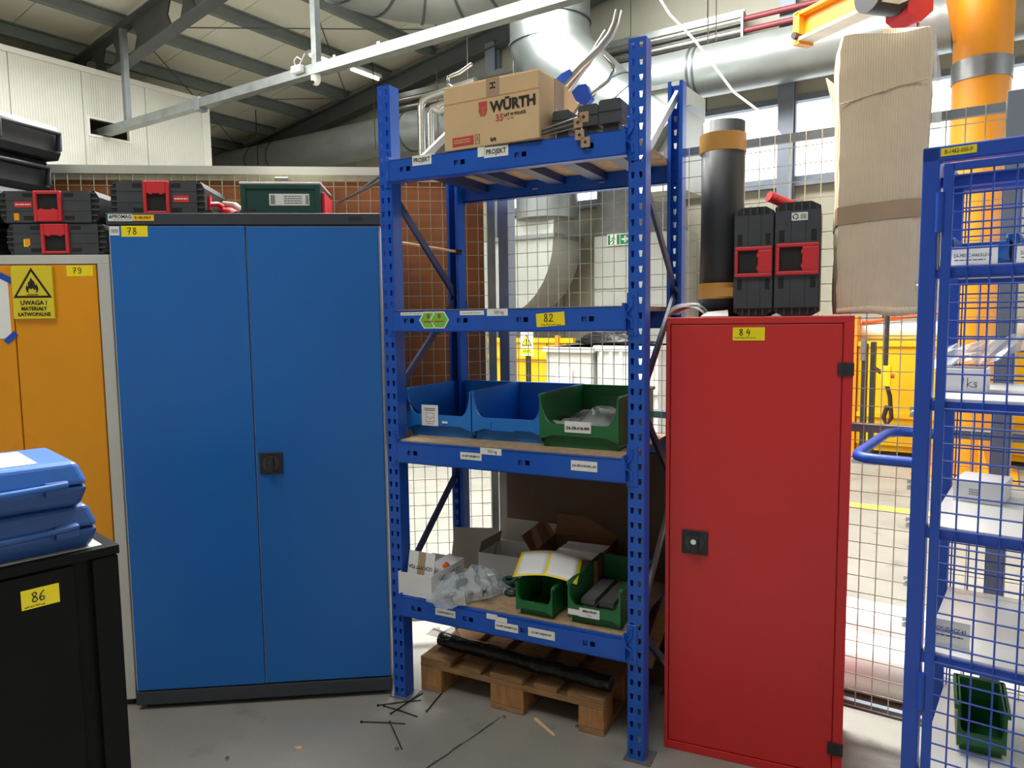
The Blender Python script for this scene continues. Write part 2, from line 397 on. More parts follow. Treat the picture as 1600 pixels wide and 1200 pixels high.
# end wall with the window band
wl = struct('wall_back', MB().box(-14.1, 9.72, 0, 8, 9.8, 9.0), 'hall_wall', TH)
WZ0, WZ1 = 3.17, 4.19
wl.data = None or wl.data
def wpanel(a0, a1, z0, z1a, z1b):
    mb = MB(); g = .006
    mb.add([(a0 + g, 9.6, z0), (a1 - g, 9.6, z0), (a1 - g, 9.7, z0), (a0 + g, 9.7, z0), (a0 + g, 9.6, z1a), (a1 - g, 9.6, z1b), (a1 - g, 9.7, z1b), (a0 + g, 9.7, z1a)],
           [(3, 2, 1, 0), (4, 5, 6, 7), (0, 1, 5, 4), (1, 2, 6, 5), (2, 3, 7, 6), (3, 0, 4, 7)])
    obj('wall_panel', mb, 'hall_wall', wl)
# rebuild the wall's core as pieces so that the window band is open
mbw = MB()
mbw.box(-14.1, 9.70, 0, 8, 9.78, WZ0); mbw.box(-14.1, 9.70, WZ1, 8, 9.78, 8.4); mbw.box(-14.1, 9.70, WZ0, -6.55, 9.78, WZ1); mbw.box(6.4, 9.70, WZ0, 8, 9.78, WZ1)
wl.data.clear_geometry(); wl.data.from_pydata(mbw.v, [], mbw.f)
wl.data.materials.clear(); wl.data.materials.append(MATS['hall_wall'])
for i in range(20):
    a0 = -14.1 + i * 1.08; a1 = a0 + 1.08
    if a1 < -6.6 or a0 > 6.4: wpanel(a0, a1, 0, roofz(a0), roofz(a1))
    else:
        wpanel(a0, a1, 0, WZ0, WZ0); wpanel(a0, a1, WZ1, roofz(a0), roofz(a1))
edges = [-6.55, -4.42, -2.24, -0.06, 2.1, 4.25, 6.4]
for i, (a0, a1) in enumerate(zip(edges[:-1], edges[1:])):
    f = MB(); t = .06
    f.box(a0, 9.57, WZ0, a0 + t, 9.70, WZ1).box(a1 - t, 9.57, WZ0, a1, 9.70, WZ1).box(a0, 9.57, WZ0, a1, 9.70, WZ0 + t).box(a0, 9.57, WZ1 - t, a1, 9.70, WZ1)
    f.box(a0 - .02, 9.5, WZ0 - .07, a1 + .02, 9.6, WZ0 - .01)
    w = struct('window_%d' % (i + 1), f, 'win_frame', TH)
    obj('pane', MB().box(a0 + t, 9.64, WZ0 + t, a1 - t, 9.646, WZ1 - t), 'glass', w)
for i, a in enumerate((-6.6, -2.24, 2.1)):
    m = MB(); m.box(a - .09, 9.36, 0, a + .09, 9.376, roofz(a) - .4).box(a - .09, 9.484, 0, a + .09, 9.5, roofz(a) - .4).box(a - .008, 9.376, 0, a + .008, 9.484, roofz(a) - .4)
    struct('trim_%d' % (i + 1), m, 'win_frame', TH)
struct('wall_left', MB().box(-14.2, -8, 0, -14.1, 9.8, 5.0), 'hall_wall', TH)

struct('wall_front', MB().box(-14.1, -7.3, 0, 8, -7.2, 8.2), 'hall_wall', TH)
struct('wall_right', MB().box(7.9, -7.3, 0, 8.0, 3.2, 8.2).box(7.9, 9.3, 0, 8.0, 9.8, 8.2).box(7.9, 3.2, 5.2, 8.0, 9.3, 8.2), 'hall_wall', TH)   # unseen opening added to let sky light into the hall

# inner room of white ribbed panels on the left
ir = struct('wall_inner', MB().box(-12.9, -3, 4.78, -10.09, 6.82, 4.86).box(-12.9, 6.78, 0, -10.12, 6.82, 4.78).box(-12.9, -3, 0, -12.8, 6.8, 4.8), 'white_trim', TH)
jb = [-1.77 + .85 * i for i in range(10)] + [6.86]
for b0, b1 in zip(jb[:-1], jb[1:]):
    if b1 - b0 < .05: continue
    m = MB(); g = .004
    if b0 < 5.3 < b1:
        m.box(-10.10, b0 + g, 0, -10.05, b1 - g, 4.02).box(-10.10, b0 + g, 4.22, -10.05, b1 - g, 4.80).box(-10.10, b0 + g, 4.02, -10.05, 5.10, 4.22).box(-10.10, 5.62, 4.02, -10.05, b1 - g, 4.22)
    else: m.box(-10.10, b0 + g, 0, -10.05, b1 - g, 4.80)
    obj('wall_panel', m, 'white_panel', ir)
obj('corner_trim', MB().box(-10.11, 6.74, 0, -10.03, 6.87, 4.82), 'white_trim', ir)
obj('top_trim', MB().box(-10.11, -1.8, 4.80, -10.03, 6.87, 4.87), 'white_trim', ir)
obj('opening_frame', MB().box(-10.06, 5.07, 3.99, -10.04, 5.65, 4.02).box(-10.06, 5.07, 4.22, -10.04, 5.65, 4.25).box(-10.06, 5.07, 4.02, -10.04, 5.10, 4.22).box(-10.06, 5.62, 4.02, -10.04, 5.65, 4.22), 'white_trim', ir)

# ================================================================ OVERHEAD
def hthing(name, lab, cat, a=0, b=0, z=0, group=None): return thing(name, lab, cat, hall(a, b, z), TH, group)
t = hthing('cable_rail', 'long grey galvanised rail hanging under the roof on two rods', 'rail', -5.9, 5.3, 4.03)
pr = [(-.055, 0), (.055, 0), (.055, .10), (.035, .10), (.035, .02), (-.035, .02), (-.035, .10), (-.055, .10)]
obj('channel', MB().prism(pr, 'x', -5.0, 8.0), 'galv', t)
obj('joint_plate', MB().box(-2.05, -.062, -.03, -1.95, .062, .12), 'steel_grey', t)
obj('clip', MB().box(.3, -.06, .07, .33, -.05, .12).box(.9, -.06, .07, .93, -.05, .12), 'white_plastic', t)
for (da, zt) in ((-3.58, 1.25), (0.0, 2.1)):
    obj('hanger', MB().box(da - .035, -.035, .08, da + .035, .035, zt), 'galv' if da == 0 else 'steel_grey', t)
t = hthing('dome_camera', 'small white dome security camera under the hanging rail', 'camera', -5.92, 5.3, 3.93)
obj('mount', MB().cyl((0, 0, .06), (0, 0, .10), .05, 16), 'white_plastic', t)
obj('dome', MB().grid(lambda u, v: (.05 * math.cos(2 * PI * v) * math.cos(u * PI / 2), .05 * math.sin(2 * PI * v) * math.cos(u * PI / 2), .06 - .06 * math.sin(u * PI / 2)), 6, 16), 'white_plastic', t)
obj('lens', MB().cyl((0.0, -.03, .03), (0, -.052, .02), .018, 10), 'case_slot', t)
t = hthing('junction_box', 'white junction box with loose wires on the hanging rail', 'junction box', -6.1, 5.22, 4.07)
obj('box', MB().box(-.07, -.03, 0, .07, .03, .07), 'white_plastic', t, bev=.004)
obj('wire', MB().tube([(-.03, 0, .07), (-.05, 0, .13), (.0, 0, .16), (.06, 0, .12)], .006, 6), 'white_plastic', t)
obj('wire', MB().tube([(.03, 0, .07), (.08, 0, .12), (.12, 0, .17)], .005, 6), 'white_plastic', t)

def duct(name, lab, a, b, z, path, r, seams, mat='duct'):
    t = hthing(name, lab, 'duct', a, b, z)
    obj('pipe', MB().tube(path, r, 28), mat, t)
    for p, d in seams:
        p = Vector(p); d = Vector(d).normalized()
        obj('seam_ring', MB().tube([p - d * .012, p + d * .012], r + .012, 28), 'duct_seam', t)
    return t
duct('ventilation_duct', 'long round silver duct running along the end wall under the pipes', -6, 9.0, 4.51, [(-7.5, 0, 0), (12, 0, 0)], .30,
     [((x, 0, 0), (1, 0, 0)) for x in (-5.7, -5.1, -1.9, 2.75, 2.82, 5.5)])
arc = [(-.0 + 1.1 - 1.1 * math.cos(t_ * PI / 2 / 8), 1.1 * math.sin(t_ * PI / 2 / 8), 0) for t_ in range(9)]
duct('elbow_duct', 'big curved silver spiral duct high up at the top edge', -5.32, 5.15, 5.02, [(0, -5.5, 0)] + arc + [(5.7, 1.1, 0)], .46,
     [(arc[0], (0, 1, 0)), (arc[2], (.3, 1, 0)), (arc[4], (1, 1, 0)), (arc[6], (1, .3, 0)), (arc[8], (1, 0, 0)), ((3.3, 1.1, 0), (1, 0, 0)), ((1.9, 1.1, 0), (1, 0, 0))])
duct('drop_duct', 'wide silver duct coming down and bending right behind the carton', -4.73, 8.0, 3.4, [(0, 0, 2.9), (0, 0, 1.5), (.12, 0, 1.2), (.75, 0, .55), (1.6, 0, 0)], .5,
     [((0, 0, 1.72), (0, 0, 1)), ((0, 0, 1.45), (0, 0, 1)), ((.78, 0, .53), (1, 0, -.8)), ((.98, 0, .40), (1, 0, -.8))], 'duct_plain')
t = hthing('duct_box', 'square sheet metal duct box beside the rack upright', 'duct', -3.15, 8.05, 2.9)
obj('box', MB().box(-.32, -.35, 0, .25, .35, 1.1), 'sheet_metal', t)
obj('edge_strip', MB().box(.22, -.38, 0, .28, -.34, 1.12), 'galv', t)
obj('edge_strip', MB().box(-.34, -.38, 1.08, .28, -.34, 1.13), 'galv', t)
t = hthing('extraction_hood', 'large pale sheet metal hood with curved elbow below a round duct', 'hood', -5.3, 8.3, 1.4)
obj('round_duct', MB().tube([(.15, .3, 1.45), (.15, .3, 2.85)], .42, 28), 'duct', t)
obj('collar', MB().add([(-.47, 0, 1.22), (.42, 0, 1.22), (.42, .75, 1.22), (-.47, .75, 1.22), (-.2, .05, 1.47), (.4, .05, 1.47), (.4, .6, 1.47), (-.2, .6, 1.47)],
    [(4, 5, 6, 7), (0, 1, 5, 4), (1, 2, 6, 5), (2, 3, 7, 6), (3, 0, 4, 7)]), 'sheet_metal', t)
cv = [(.42 - .95 * (1 - math.cos(q / 8 * PI / 2)), 1.18 - 1.05 * math.sin(q / 8 * PI / 2)) for q in range(9)]
obj('elbow', MB().prism([(-.9, 1.18)] + cv + [(-.9, .13)], 'y', 0, .75), 'sheet_metal', t)
obj('flange', MB().box(-.5, -.03, 1.17, .45, .78, 1.23), 'galv', t)
t = hthing('air_unit', 'tall pale grey sheet metal unit against the end wall carrying the exit sign', 'air unit', -4.14, 9.0, 0)
obj('lower_casing', MB().box(-.5, 0, 0, .75, .55, 2.62), 'sheet_metal', t)
obj('upper_casing', MB().box(-.5, .08, 2.62, .6, .5, 3.5), 'zinc_dull', t)
obj('panel_joint', MB().box(-.5, -.006, 1.9, .75, 0, 1.915).box(.1, -.006, 0, .115, 0, 2.6), 'zinc_dull', t)
t = hthing('exit_sign', 'green and white emergency exit sign with running man and arrow', 'sign', -4.27, 8.985, 2.48)
obj('board', MB().box(-.16, -.012, 0, .18, 0, .155), 'label_white', t)
obj('arrow_field', MB().box(.03, -.014, .012, .17, -.012, .143), 'exit_green', t)
obj('man_field', MB().box(-.15, -.014, .012, .02, -.012, .143), 'exit_green', t)
obj('arrow', MB().prism([(.05, .065), (.05, .09), (.09, .09), (.09, .125), (.155, .078), (.09, .03), (.09, .065)], 'y', -.016, -.014), 'label_white', t)
mb = MB(); mb.box(-.115, -.016, .012, -.02, -.014, .143)
obj('doorway', mb, 'label_white', t)
mb = MB(); ribbon(mb, [(-.07, .11), (-.08, .07), (-.06, .045), (-.09, .02)], .014, -.017); ribbon(mb, [(-.08, .07), (-.11, .05), (-.13, .055)], .012, -.017); ribbon(mb, [(-.1, .09), (-.075, .105), (-.04, .085)], .01, -.017); ribbon(mb, [(-.065, .125), (-.06, .135)], .018, -.017)
obj('running_man', mb, 'exit_green', t)
t = hthing('tube_heater', 'pair of bright metal heater tubes with reflector along the end wall', 'heater', -5.5, 9.3, 5.0)
obj('tube', MB().cyl((-3, 0, .13), (2.75, 0, .13), .045, 12), 'rod_steel', t); obj('tube', MB().cyl((-3, 0, 0), (2.75, 0, 0), .045, 12), 'rod_steel', t)
obj('end_plate', MB().box(2.74, -.06, -.1, 2.77, .06, .22), 'steel_grey', t)
obj('reflector', MB().prism([(.05, -.12), (.10, -.12), (.10, .28), (.05, .28)], 'x', -3, 2.75), 'galv', t)
for n_, dz in (('upper', .14), ('lower', .0)):
    o = obj('red_pipe', MB().tube([(0, 0, 0), (3.4, 0, 0)], .035, 10), 'pipe_red'); o.location = hall(-2.73, 9.3, 5.0 + dz); o.rotation_euler = (0, 0, TH)
    tag(o, 'dark red pipe along the end wall, %s of the two' % n_, 'pipe')
t = hthing('steel_pipes', 'pair of bent galvanised pipes dropping down left of the carton', 'pipe', -6.4, 7.5, 1.6)
obj('pipe', MB().tube([(0, 0, 0), (0, 0, 2.7), (.05, 0, 2.78), (.15, 0, 2.8), (.9, 0, 2.86)], .05, 10), 'rod_steel', t)
obj('pipe', MB().tube([(.15, 0, 0), (.15, 0, 2.58), (.2, 0, 2.65), (.9, 0, 2.72)], .05, 10), 'rod_steel', t)
obj('elbow_sleeve', MB().tube([(.22, 0, 2.64), (.34, 0, 2.58), (.42, 0, 2.63)], .055, 10), 'rod_steel', t)
rnd = random.Random(5)
for i, (a, b, z0, z1) in enumerate(((-8.3, 8.6, 4.2, 5.8), (-7.1, 8.7, 4.2, 6.0), (-3.05, 8.9, 4.8, 6.6), (-2.95, 8.9, 4.8, 6.6), (-6.3, 8.4, 4.5, 6.1), (-5.6, 8.5, 4.6, 6.2), (-11.2, 8.6, 4.3, 5.3))):
    o = obj('hanging_wire', MB().cyl((0, 0, 0), (0, 0, z1 - z0), .008, 5), 'dark_steel'); o.location = hall(a, b, z0)
    tag(o, 'thin dark suspension wire above the long duct, %s from the left' % ['third', 'fourth', 'second last', 'last', 'fifth', 'sixth', 'leftmost, first'][i], 'wire', 'suspension wires of the duct')
o = obj('white_cable', MB().tube([Vector((0, 0, 0)), Vector((.45, 0, -.75)), Vector((.75, 0, -1.1)), Vector((1.2, 0, -1.75)), Vector((1.5, 0, -2.02)), Vector((1.72, 0, -2.3))], .014, 6), 'white_plastic')
o.location = hall(-3.75, 8.3, 5.75); o.rotation_euler = (0, 0, TH); tag(o, 'white cable hanging diagonally in front of the silver duct', 'cable')
for i, (a, b) in enumerate(((-8.65, 7.95), (-8.62, 8.75))):
    t = hthing('strip_lamp', ('fluorescent strip lamp under the roof, %s along the purlin' % ('nearer one' if i == 0 else 'farther one by the beam')), 'lamp', a, b, roofz(a) - .34)
    obj('housing', MB().box(-.06, -.32, .03, .06, .32, .08), 'white_plastic', t); obj('tube', MB().cyl((0, -.3, .01), (0, .3, .01), .02, 8), 'lamp_tube', t)

# ================================================================ BEHIND THE FENCE
t = thing('jib_crane', 'tall orange crane column with steel strap behind the blue cage', 'crane', (4.33, 6.86, 0), TH)
obj('column', MB().tube([(0, 0, 0), (0, 0, 5.6)], .235, 28), 'crane_yellow', t)
obj('base_plate', MB().box(-.42, -.42, 0, .42, .42, .03), 'crane_yellow', t)
for q in range(6):
    obj('gusset', MB().prism([(.22, .03), (.40, .03), (.22, .38)], 'y', -.01, .01, 0, Matrix.Rotation(q * PI / 3, 4, 'Z')), 'crane_yellow', t)
obj('strap', MB().tube([(0, 0, 3.62), (0, 0, 3.80)], .245, 28), 'zinc', t)
obj('bracket', MB().prism([(-.45, 5.2), (-.23, 4.0), (-.2, 4.0), (-.2, 5.6), (-.45, 5.6)], 'y', -.12, .12), 'crane_yellow', t)
jt = Vector((3.02, 7.74, 4.3)); jd = Vector((.40, -.917, 0))
t = thing('jib_beam', 'orange crane beam with pale underside reaching in from the top right', 'crane beam', jt, math.atan2(jd.y, jd.x))
obj('web', MB().box(0, -.02, .03, 3.4, .02, .27), 'crane_yellow', t)
obj('top_flange', MB().box(0, -.1, .25, 3.4, .1, .28), 'crane_yellow', t)
obj('bottom_flange', MB().box(0, -.1, 0, 3.4, .1, .03), 'crane_white', t)
obj('end_stop', MB().box(-.02, -.10, -.03, .06, .10, .29), 'crane_yellow', t)
obj('bolt', MB().cyl((.03, -.14, .05), (.03, .14, .05), .035, 10), 'dark_steel', t)
hp = jt + jd * 1.55
t = thing('chain_hoist', 'red and black chain hoist under the orange crane beam', 'hoist', (3.63, 6.97, 4.12), 0.3)
obj('motor', MB().cyl((-.38, 0, .3), (-.05, 0, .3), .17, 18), 'black_plastic', t)
obj('gear_case', MB().prism([(-.05, .12), (.1, .05), (.24, .16), (.24, .45), (-.05, .48)], 'y', -.13, .13), 'case_red', t, bev=.02)
obj('chain', MB().tube([(.2, 0, .1), (.2, 0, -.35)], .014, 6), 'chrome', t)
# yellow machine behind, hose stand, pendant, white roll
t = hthing('yellow_machine', 'dirty yellow metal machine wall seen through the fence right of the red cabinet', 'machine', -.3, 8.62, 0)
obj('front_panel', MB().box(-.95, 0, .12, 1.6, .04, 1.2), 'machine_yellow', t)
obj('body', MB().box(-.95, .04, .05, 1.6, .45, 1.18), 'machine_yellow', t)
obj('top_edge', MB().box(-.97, -.03, 1.18, 1.62, .45, 1.23), 'machine_yellow', t)
obj('rib', MB().box(-.95, -.03, .42, 1.6, 0, .47), 'machine_yellow', t)
obj('side_post', MB().box(-1.12, -.05, 0, -.96, .2, 1.5), 'crane_yellow', t)
t = hthing('white_roll', 'white foam roll lying on top of the yellow machine', 'roll', -.4, 8.9, 1.24)
obj('roll', MB().tube([(-.88, 0, .1), (1.4, 0, .1)], .1, 18), 'white_plastic', t)
t = hthing('orange_hose', 'orange hose draped over the white roll', 'hose', -.9, 8.82, 1.36)
obj('hose', MB().tube([(-.35, 0, .07), (.1, 0, .13), (.4, 0, .17), (.6, 0, .16), (.75, 0, .02)], .022, 8), 'hose_orange', t)
t = hthing('hose_stand', 'black upright stand with hanging strap before the yellow machine', 'stand', -1.1, 8.2, 0)
obj('post', MB().box(-.05, -.05, 0, .0, .05, 1.22), 'black_plastic', t); obj('post', MB().box(.03, -.05, .1, .075, .05, 1.24), 'black_plastic', t)
obj('clamp', MB().box(-.06, -.06, 1.05, -.01, .02, 1.28), 'zinc', t)
obj('strap', MB().tube([(.06, -.05, .98), (.16, -.06, .92), (.22, -.06, .7), (.24, -.06, .48), (.2, -.06, .4), (.17, -.06, .48), (.2, -.06, .6)], .022, 6), 'dark_steel', t)
obj('foot', MB().box(-.1, -.15, 0, .12, .15, .04), 'steel_grey', t)
t = hthing('control_pendant', 'yellow push button control pendant hanging on a black cable', 'control', -.86, 7.9, .82)
obj('cable', MB().cyl((-.04, 0, .17), (-.02, 0, 3.2), .022, 8), 'rubber', t)
obj('body', MB().box(-.075, -.03, 0, .01, .04, .2), 'machine_yellow', t, bev=.006)
obj('button', MB().cyl((.01, 0, .1), (.04, 0, .1), .022, 10), 'case_red', t)
t = hthing('yellow_barrier', 'yellow sheet metal machine guard behind the mesh, left of white crates', 'machine', -5.3, 8.25, 0)
for i in range(4):
    obj('panel', MB().box(-.55 + i * .3, 0, .05, -.27 + i * .3, .03, 1.22), 'machine_yellow', t)
obj('top_rail', MB().box(-.6, -.03, 1.2, .75, .05, 1.26), 'machine_yellow', t); obj('mid_rail', MB().box(-.6, -.03, .98, .75, 0, 1.03), 'machine_yellow', t)
obj('post', MB().box(.5, -.06, 0, .55, 0, 1.3), 'crane_yellow', t); obj('post', MB().box(-.2, -.06, 0, -.16, 0, 1.2), 'dark_steel', t)
t = hthing('warning_board', 'white warning sign with yellow exclamation triangle on a dark post', 'sign', -4.66, 7.3, 0)
obj('post', MB().box(-.025, 0, 0, .025, .04, 1.12), 'dark_steel', t)
obj('board', MB().box(-.085, -.012, 1.08, .085, 0, 1.36), 'label_white', t)
obj('triangle', MB().prism([(-.07, 1.2), (.07, 1.2), (0, 1.335)], 'y', -.016, -.012), 'ink', t)
obj('triangle_field', MB().prism([(-.054, 1.209), (.054, 1.209), (0, 1.315)], 'y', -.018, -.016), 'label_yellow', t)
text('!', .09, t, (0, -.02, 1.245), bold=.004); obj('text_field', MB().box(-.07, -.016, 1.10, .07, -.012, 1.17), 'label_yellow', t)
print_lines(t, -.055, 1.12, .055, 1.15, 2, -.0175)
def crate(a, b, w, d, h, lab, mat, ribs):
    t = hthing('plastic_crate', lab, 'crate', a, b, 0, 'pale crates behind the fence')
    obj('body', MB().box(0, 0, .12, w, d, h), mat, t, bev=.01)
    for i in range(ribs):
        x = w * (i + .5) / ribs
        obj('rib', MB().box(x - .02, -.03, .12, x + .02, 0, h - .06), mat, t)
    obj('rim', MB().box(-.03, -.04, h - .06, w + .03, d + .03, h), mat, t); obj('band', MB().box(-.01, -.035, h * .55, w + .01, 0, h * .55 + .05), mat, t)
    for x in (.05, w - .17): obj('foot', MB().box(x, .02, 0, x + .12, d - .02, .12), mat, t)
    return t
t = crate(-4.52, 7.5, .62, .8, 1.18, 'grey plastic crate with a white paper label behind the fence', 'cab_grey', 0)
obj('paper_label', MB().box(.16, -.045, .72, .38, -.041, .95), 'paper', t)
crate(-3.86, 7.55, .75, .8, 1.2, 'white ribbed plastic crate behind the fence near the rack upright', 'shelf_white', 6)
t = hthing('black_sack', 'crumpled black plastic sack lying on the white crates', 'sack', -3.8, 7.9, 1.2)
rnd = random.Random(11); nz_ = [[rnd.uniform(.75, 1.15) for _ in range(15)] for _ in range(9)]
obj('sack', MB().grid(lambda u, v: (.5 * math.cos(2 * PI * v) * math.sin(u * PI * .5 + .02) * nz_[int(u * 8)][int(v * 14) % 14], .25 * math.sin(2 * PI * v) * math.sin(u * PI * .5 + .02) * nz_[int(u * 8)][int(v * 14) % 14], .16 * math.cos(u * PI * .5) * nz_[int(u * 8)][3]), 8, 14), 'black_wrap', t)
for i, (b, lab) in enumerate(((3.5, 'long grey steel tube on the floor behind the fence, the farther'), (3.13, 'long grey steel tube on the floor behind the fence, the nearer'))):
    o = obj('steel_tube', MB().tube([(-.4, 0, .12), (2.6, 0, .12)], .12, 20), 'shelf_white'); o.location = hall(-.5, b, 0); o.rotation_euler = (0, 0, TH); tag(o, lab, 'tube', 'steel tubes behind the fence')

# ================================================================ FENCES
def fence(name, lab, loc, rz, x0, x1, posts, top=2.17, rails=(), railmat='rail_grey', sx=.053, sz=.0605, bottom=.12):
    t = thing(name, lab, 'fence', loc, rz)
    for (x, w, mat, h) in posts:
        obj('post', MB().box(x - w / 2, -.02, 0, x + w / 2, .04, h), mat, t, bev=.003)
        obj('foot_plate', MB().box(x - w / 2 - .03, -.05, 0, x + w / 2 + .03, .07, .008), mat, t)
    for z in (top - .015, bottom) + tuple(rails): obj('rail', MB().box(x0, -.012, z - .014, x1, .012, z + .014), railmat, t)
    mb = MB(); r = .0019; n = int((x1 - x0) / sx)
    for i in range(n + 1): mb.tube([(x0 + i * sx, -.014, bottom), (x0 + i * sx, -.014, top)], r, 4, caps=False)
    for j in range(int((top - bottom) / sz) + 1): mb.tube([(x0, -.018, bottom + j * sz), (x1, -.018, bottom + j * sz)], r, 4, caps=False)
    obj('wire_mesh', mb, 'wire', t, kind='stuff')
    return t
fence('mesh_fence', 'wire mesh fence running behind the rack and the red cabinet to the right', hall(-1.9, 2.77), TH, .04, 2.75, ((0.02, .055, 'rail_grey', 2.21), (1.92, .05, 'rail_grey', 2.2)), rails=(1.13,))
P0 = Vector((-.075, 3.37, 0)); LF = math.radians(6)
fence('mesh_fence', 'wire mesh fence with white top rail behind the blue cabinet', P0, LF, -3.2, -.0, ((-.012, .035, 'galv', 2.21), (-3.2, .05, 'galv', 2.2)), railmat='wire')
o = obj('top_strip', MB().box(-3.2, -.03, 2.165, 0, .03, 2.2), 'white_trim', [c for c in bpy.data.objects if c.get('label', '').startswith('wire mesh fence with white')][0])
t = thing('brown_board', 'large brown chipboard sheet fixed behind the left wire mesh', 'board', P0, LF)
obj('sheet', MB().box(-3.2, .01, .93, -1.6, .022, 2.15), 'board_brown', t); obj('sheet', MB().box(-1.595, .01, .93, -.045, .022, 2.15), 'board_brown', t)
# ================================================================ RACK
R0 = Vector((.4095, 2.3779, 0)); RTH = -.4668; RW, RD, RH = .986, .54, 2.43
RU = Vector((math.cos(RTH), math.sin(RTH), 0)); RV = Vector((-math.sin(RTH), math.cos(RTH), 0))
def rk(u, v, z=0): return R0 + RU * u + RV * v + Vector((0, 0, z))
rack = thing('pallet_rack', 'tall blue shelf rack with four levels and perforated uprights', 'rack', R0, RTH)
def upright_mesh():
    mb = MB(); w = .0275; xs = [-w, -.0205, -.0075, .0065, .0195, w]; n = int(RH / .05); d = .058
    for i in range(n):
        z0 = i * .05; zs = [z0, z0 + .015, z0 + .036, z0 + .05]
        for a in range(5):
            for c in range(3):
                if a in (1, 3) and c == 1: continue
                q = []
                for (ia, ic) in ((a, c), (a + 1, c), (a + 1, c + 1), (a, c + 1)):
                    x = xs[ia]
                    if ic == 1: x += {1: .0028, 2: -.0028, 3: .0028, 4: -.0028}.get(ia, 0)
                    q.append((x, 0, zs[ic]))
                mb.add(q, [(0, 1, 2, 3)])
        for sx in (-w, w):
            for (y0, y1) in ((0, d),): mb.add([(sx, y0, z0), (sx, y1, z0), (sx, y1, z0 + .05), (sx, y0, z0 + .05)], [(0, 1, 2, 3)])
            e = sx * .55
            mb.add([(sx, d, z0), (e, d, z0), (e, d, z0 + .05), (sx, d, z0 + .05)], [(0, 1, 2, 3)])
    return mb
um = None
for (u, v, flip) in ((0, 0, 0), (-RW, 0, 0), (0, RD, 1), (-RW, RD, 1)):
    if um is None:
        o = obj('upright', upright_mesh(), 'rack_blue', rack, solid=.0022); um = o.data
    else: o = obj('upright', um, None, rack, solid=.0022)
    o.location = (u, v, .004); o.rotation_euler = (0, 0, PI * flip)
    obj('foot_plate', MB().box(u - .04, (v - .015 if not flip else v - .075), 0, u + .055, (v + .075 if not flip else v + .015), .005), 'zinc_dull', rack)
    oo = obj('bolt_holes', MB(), 'rack_dark', rack) if False else None
zz = [(RD - .03, 2.36), (.03, 2.02), (RD - .03, 1.62), (.03, 1.24), (RD - .03, .86), (.03, .46), (RD - .03, .08)]
for u in (0.0, -RW):
    for i, ((va, za), (vb, zb)) in enumerate(zip(zz[:-1], zz[1:])):
        mat = 'zinc' if (i in (0, 4) and u == 0.0) or i == 0 else 'rack_dark'
        obj('brace', MB().bar((u, va, za), (u, vb, zb), .012, .03), mat, rack)
BEAMS = [2.12, 1.56, 1.056, .44]
def beam_mesh(L, holes=True):
    mb = MB(); h = .08; x0 = .028; x1 = L - .028
    xs = [x0]; hz = (-.047, -.03)
    pos = [x0 + (x1 - x0) * t for t in (.09, .34, .60, .86)] if holes else []
    for p in pos: xs += [p - .022, p + .022]
    xs.append(x1); zs = [-h, hz[0], hz[1], 0]
    for i in range(len(xs) - 1):
        for j in range(3):
            if holes and i % 2 == 1 and j == 1: continue
            mb.add([(xs[i], -.03, zs[j]), (xs[i + 1], -.03, zs[j]), (xs[i + 1], -.03, zs[j + 1]), (xs[i], -.03, zs[j + 1])], [(0, 1, 2, 3)])
    for p in pos:
        mb.box(p - .006, -.0298, hz[0], p + .004, -.026, hz[1]); mb.box(p - .022, -.024, hz[0], p - .010, -.018, hz[1])
    mb.box(x0, -.03, -h, x1, .012, -h + .004); mb.box(x0, -.03, -.004, x1, -.008, 0); mb.box(x0, .008, -h, x1, .012, -.012)
    return mb
def connector_mesh(s):
    mb = MB()
    mb.box(-.031, -.004, -.095, .006, 0, .045)
    mb.box(.010 * s - .004, -.031, -.075, .010 * s + .004, 0, .012)
    mb.tube([(-.012, -.005, .026), (-.012, -.007, .005), (.002, -.009, -.012), (.008, -.014, -.022), (.004, -.014, -.034), (-.010, -.007, -.044), (-.012, -.006, -.07)], .0055, 8)
    for z in (.034, -.082): mb.cyl((-.014, -.008, z), (-.014, 0, z), .0055, 8)
    return mb
cL = connector_mesh(1); cR = connector_mesh(1)
bm_ = None; cm_ = None
beams = []
for z in BEAMS:
    for back in (0, 1):
        if bm_ is None: o = obj('beam', beam_mesh(RW), 'rack_blue', rack); bm_ = o.data
        else: o = obj('beam', bm_, None, rack)
        if not back: o.location = (-RW, 0, z); beams.append(o)
        else: o.location = (0, RD, z); o.rotation_euler = (0, 0, PI)
        for s in (1, -1):
            if cm_ is None: c = obj('connector', connector_mesh(1), 'rack_blue', o, bev=.001, seg=1); cm_ = c.data
            else: c = obj('connector', cm_, None, o, bev=.001, seg=1)
            c.location = (.026, -.001, 0) if s == 1 else (RW - .026, -.001, 0)
            if s == -1: c.scale = (-1, 1, 1)
        obj('lock_pin', MB().cyl((RW * .3, .012, -.05), (RW * .3 + .02, .02, -.052), .004, 6).cyl((RW * .6, .012, -.05), (RW * .6 + .02, .02, -.052), .004, 6), 'zinc', o)
    for i in range(5):
        u = -RW + .13 + i * (RW - .26) / 4
        obj('cross_bar', MB().box(u - .028, .01, z - .045, u + .028, RD - .01, z - .014), 'rack_dark', rack)
    obj('shelf_board', MB().box(-RW + .03, -.006, z - .013, -.03, RD + .006, z + .003), 'chipboard', rack)
ZS = [b + .003 for b in BEAMS]
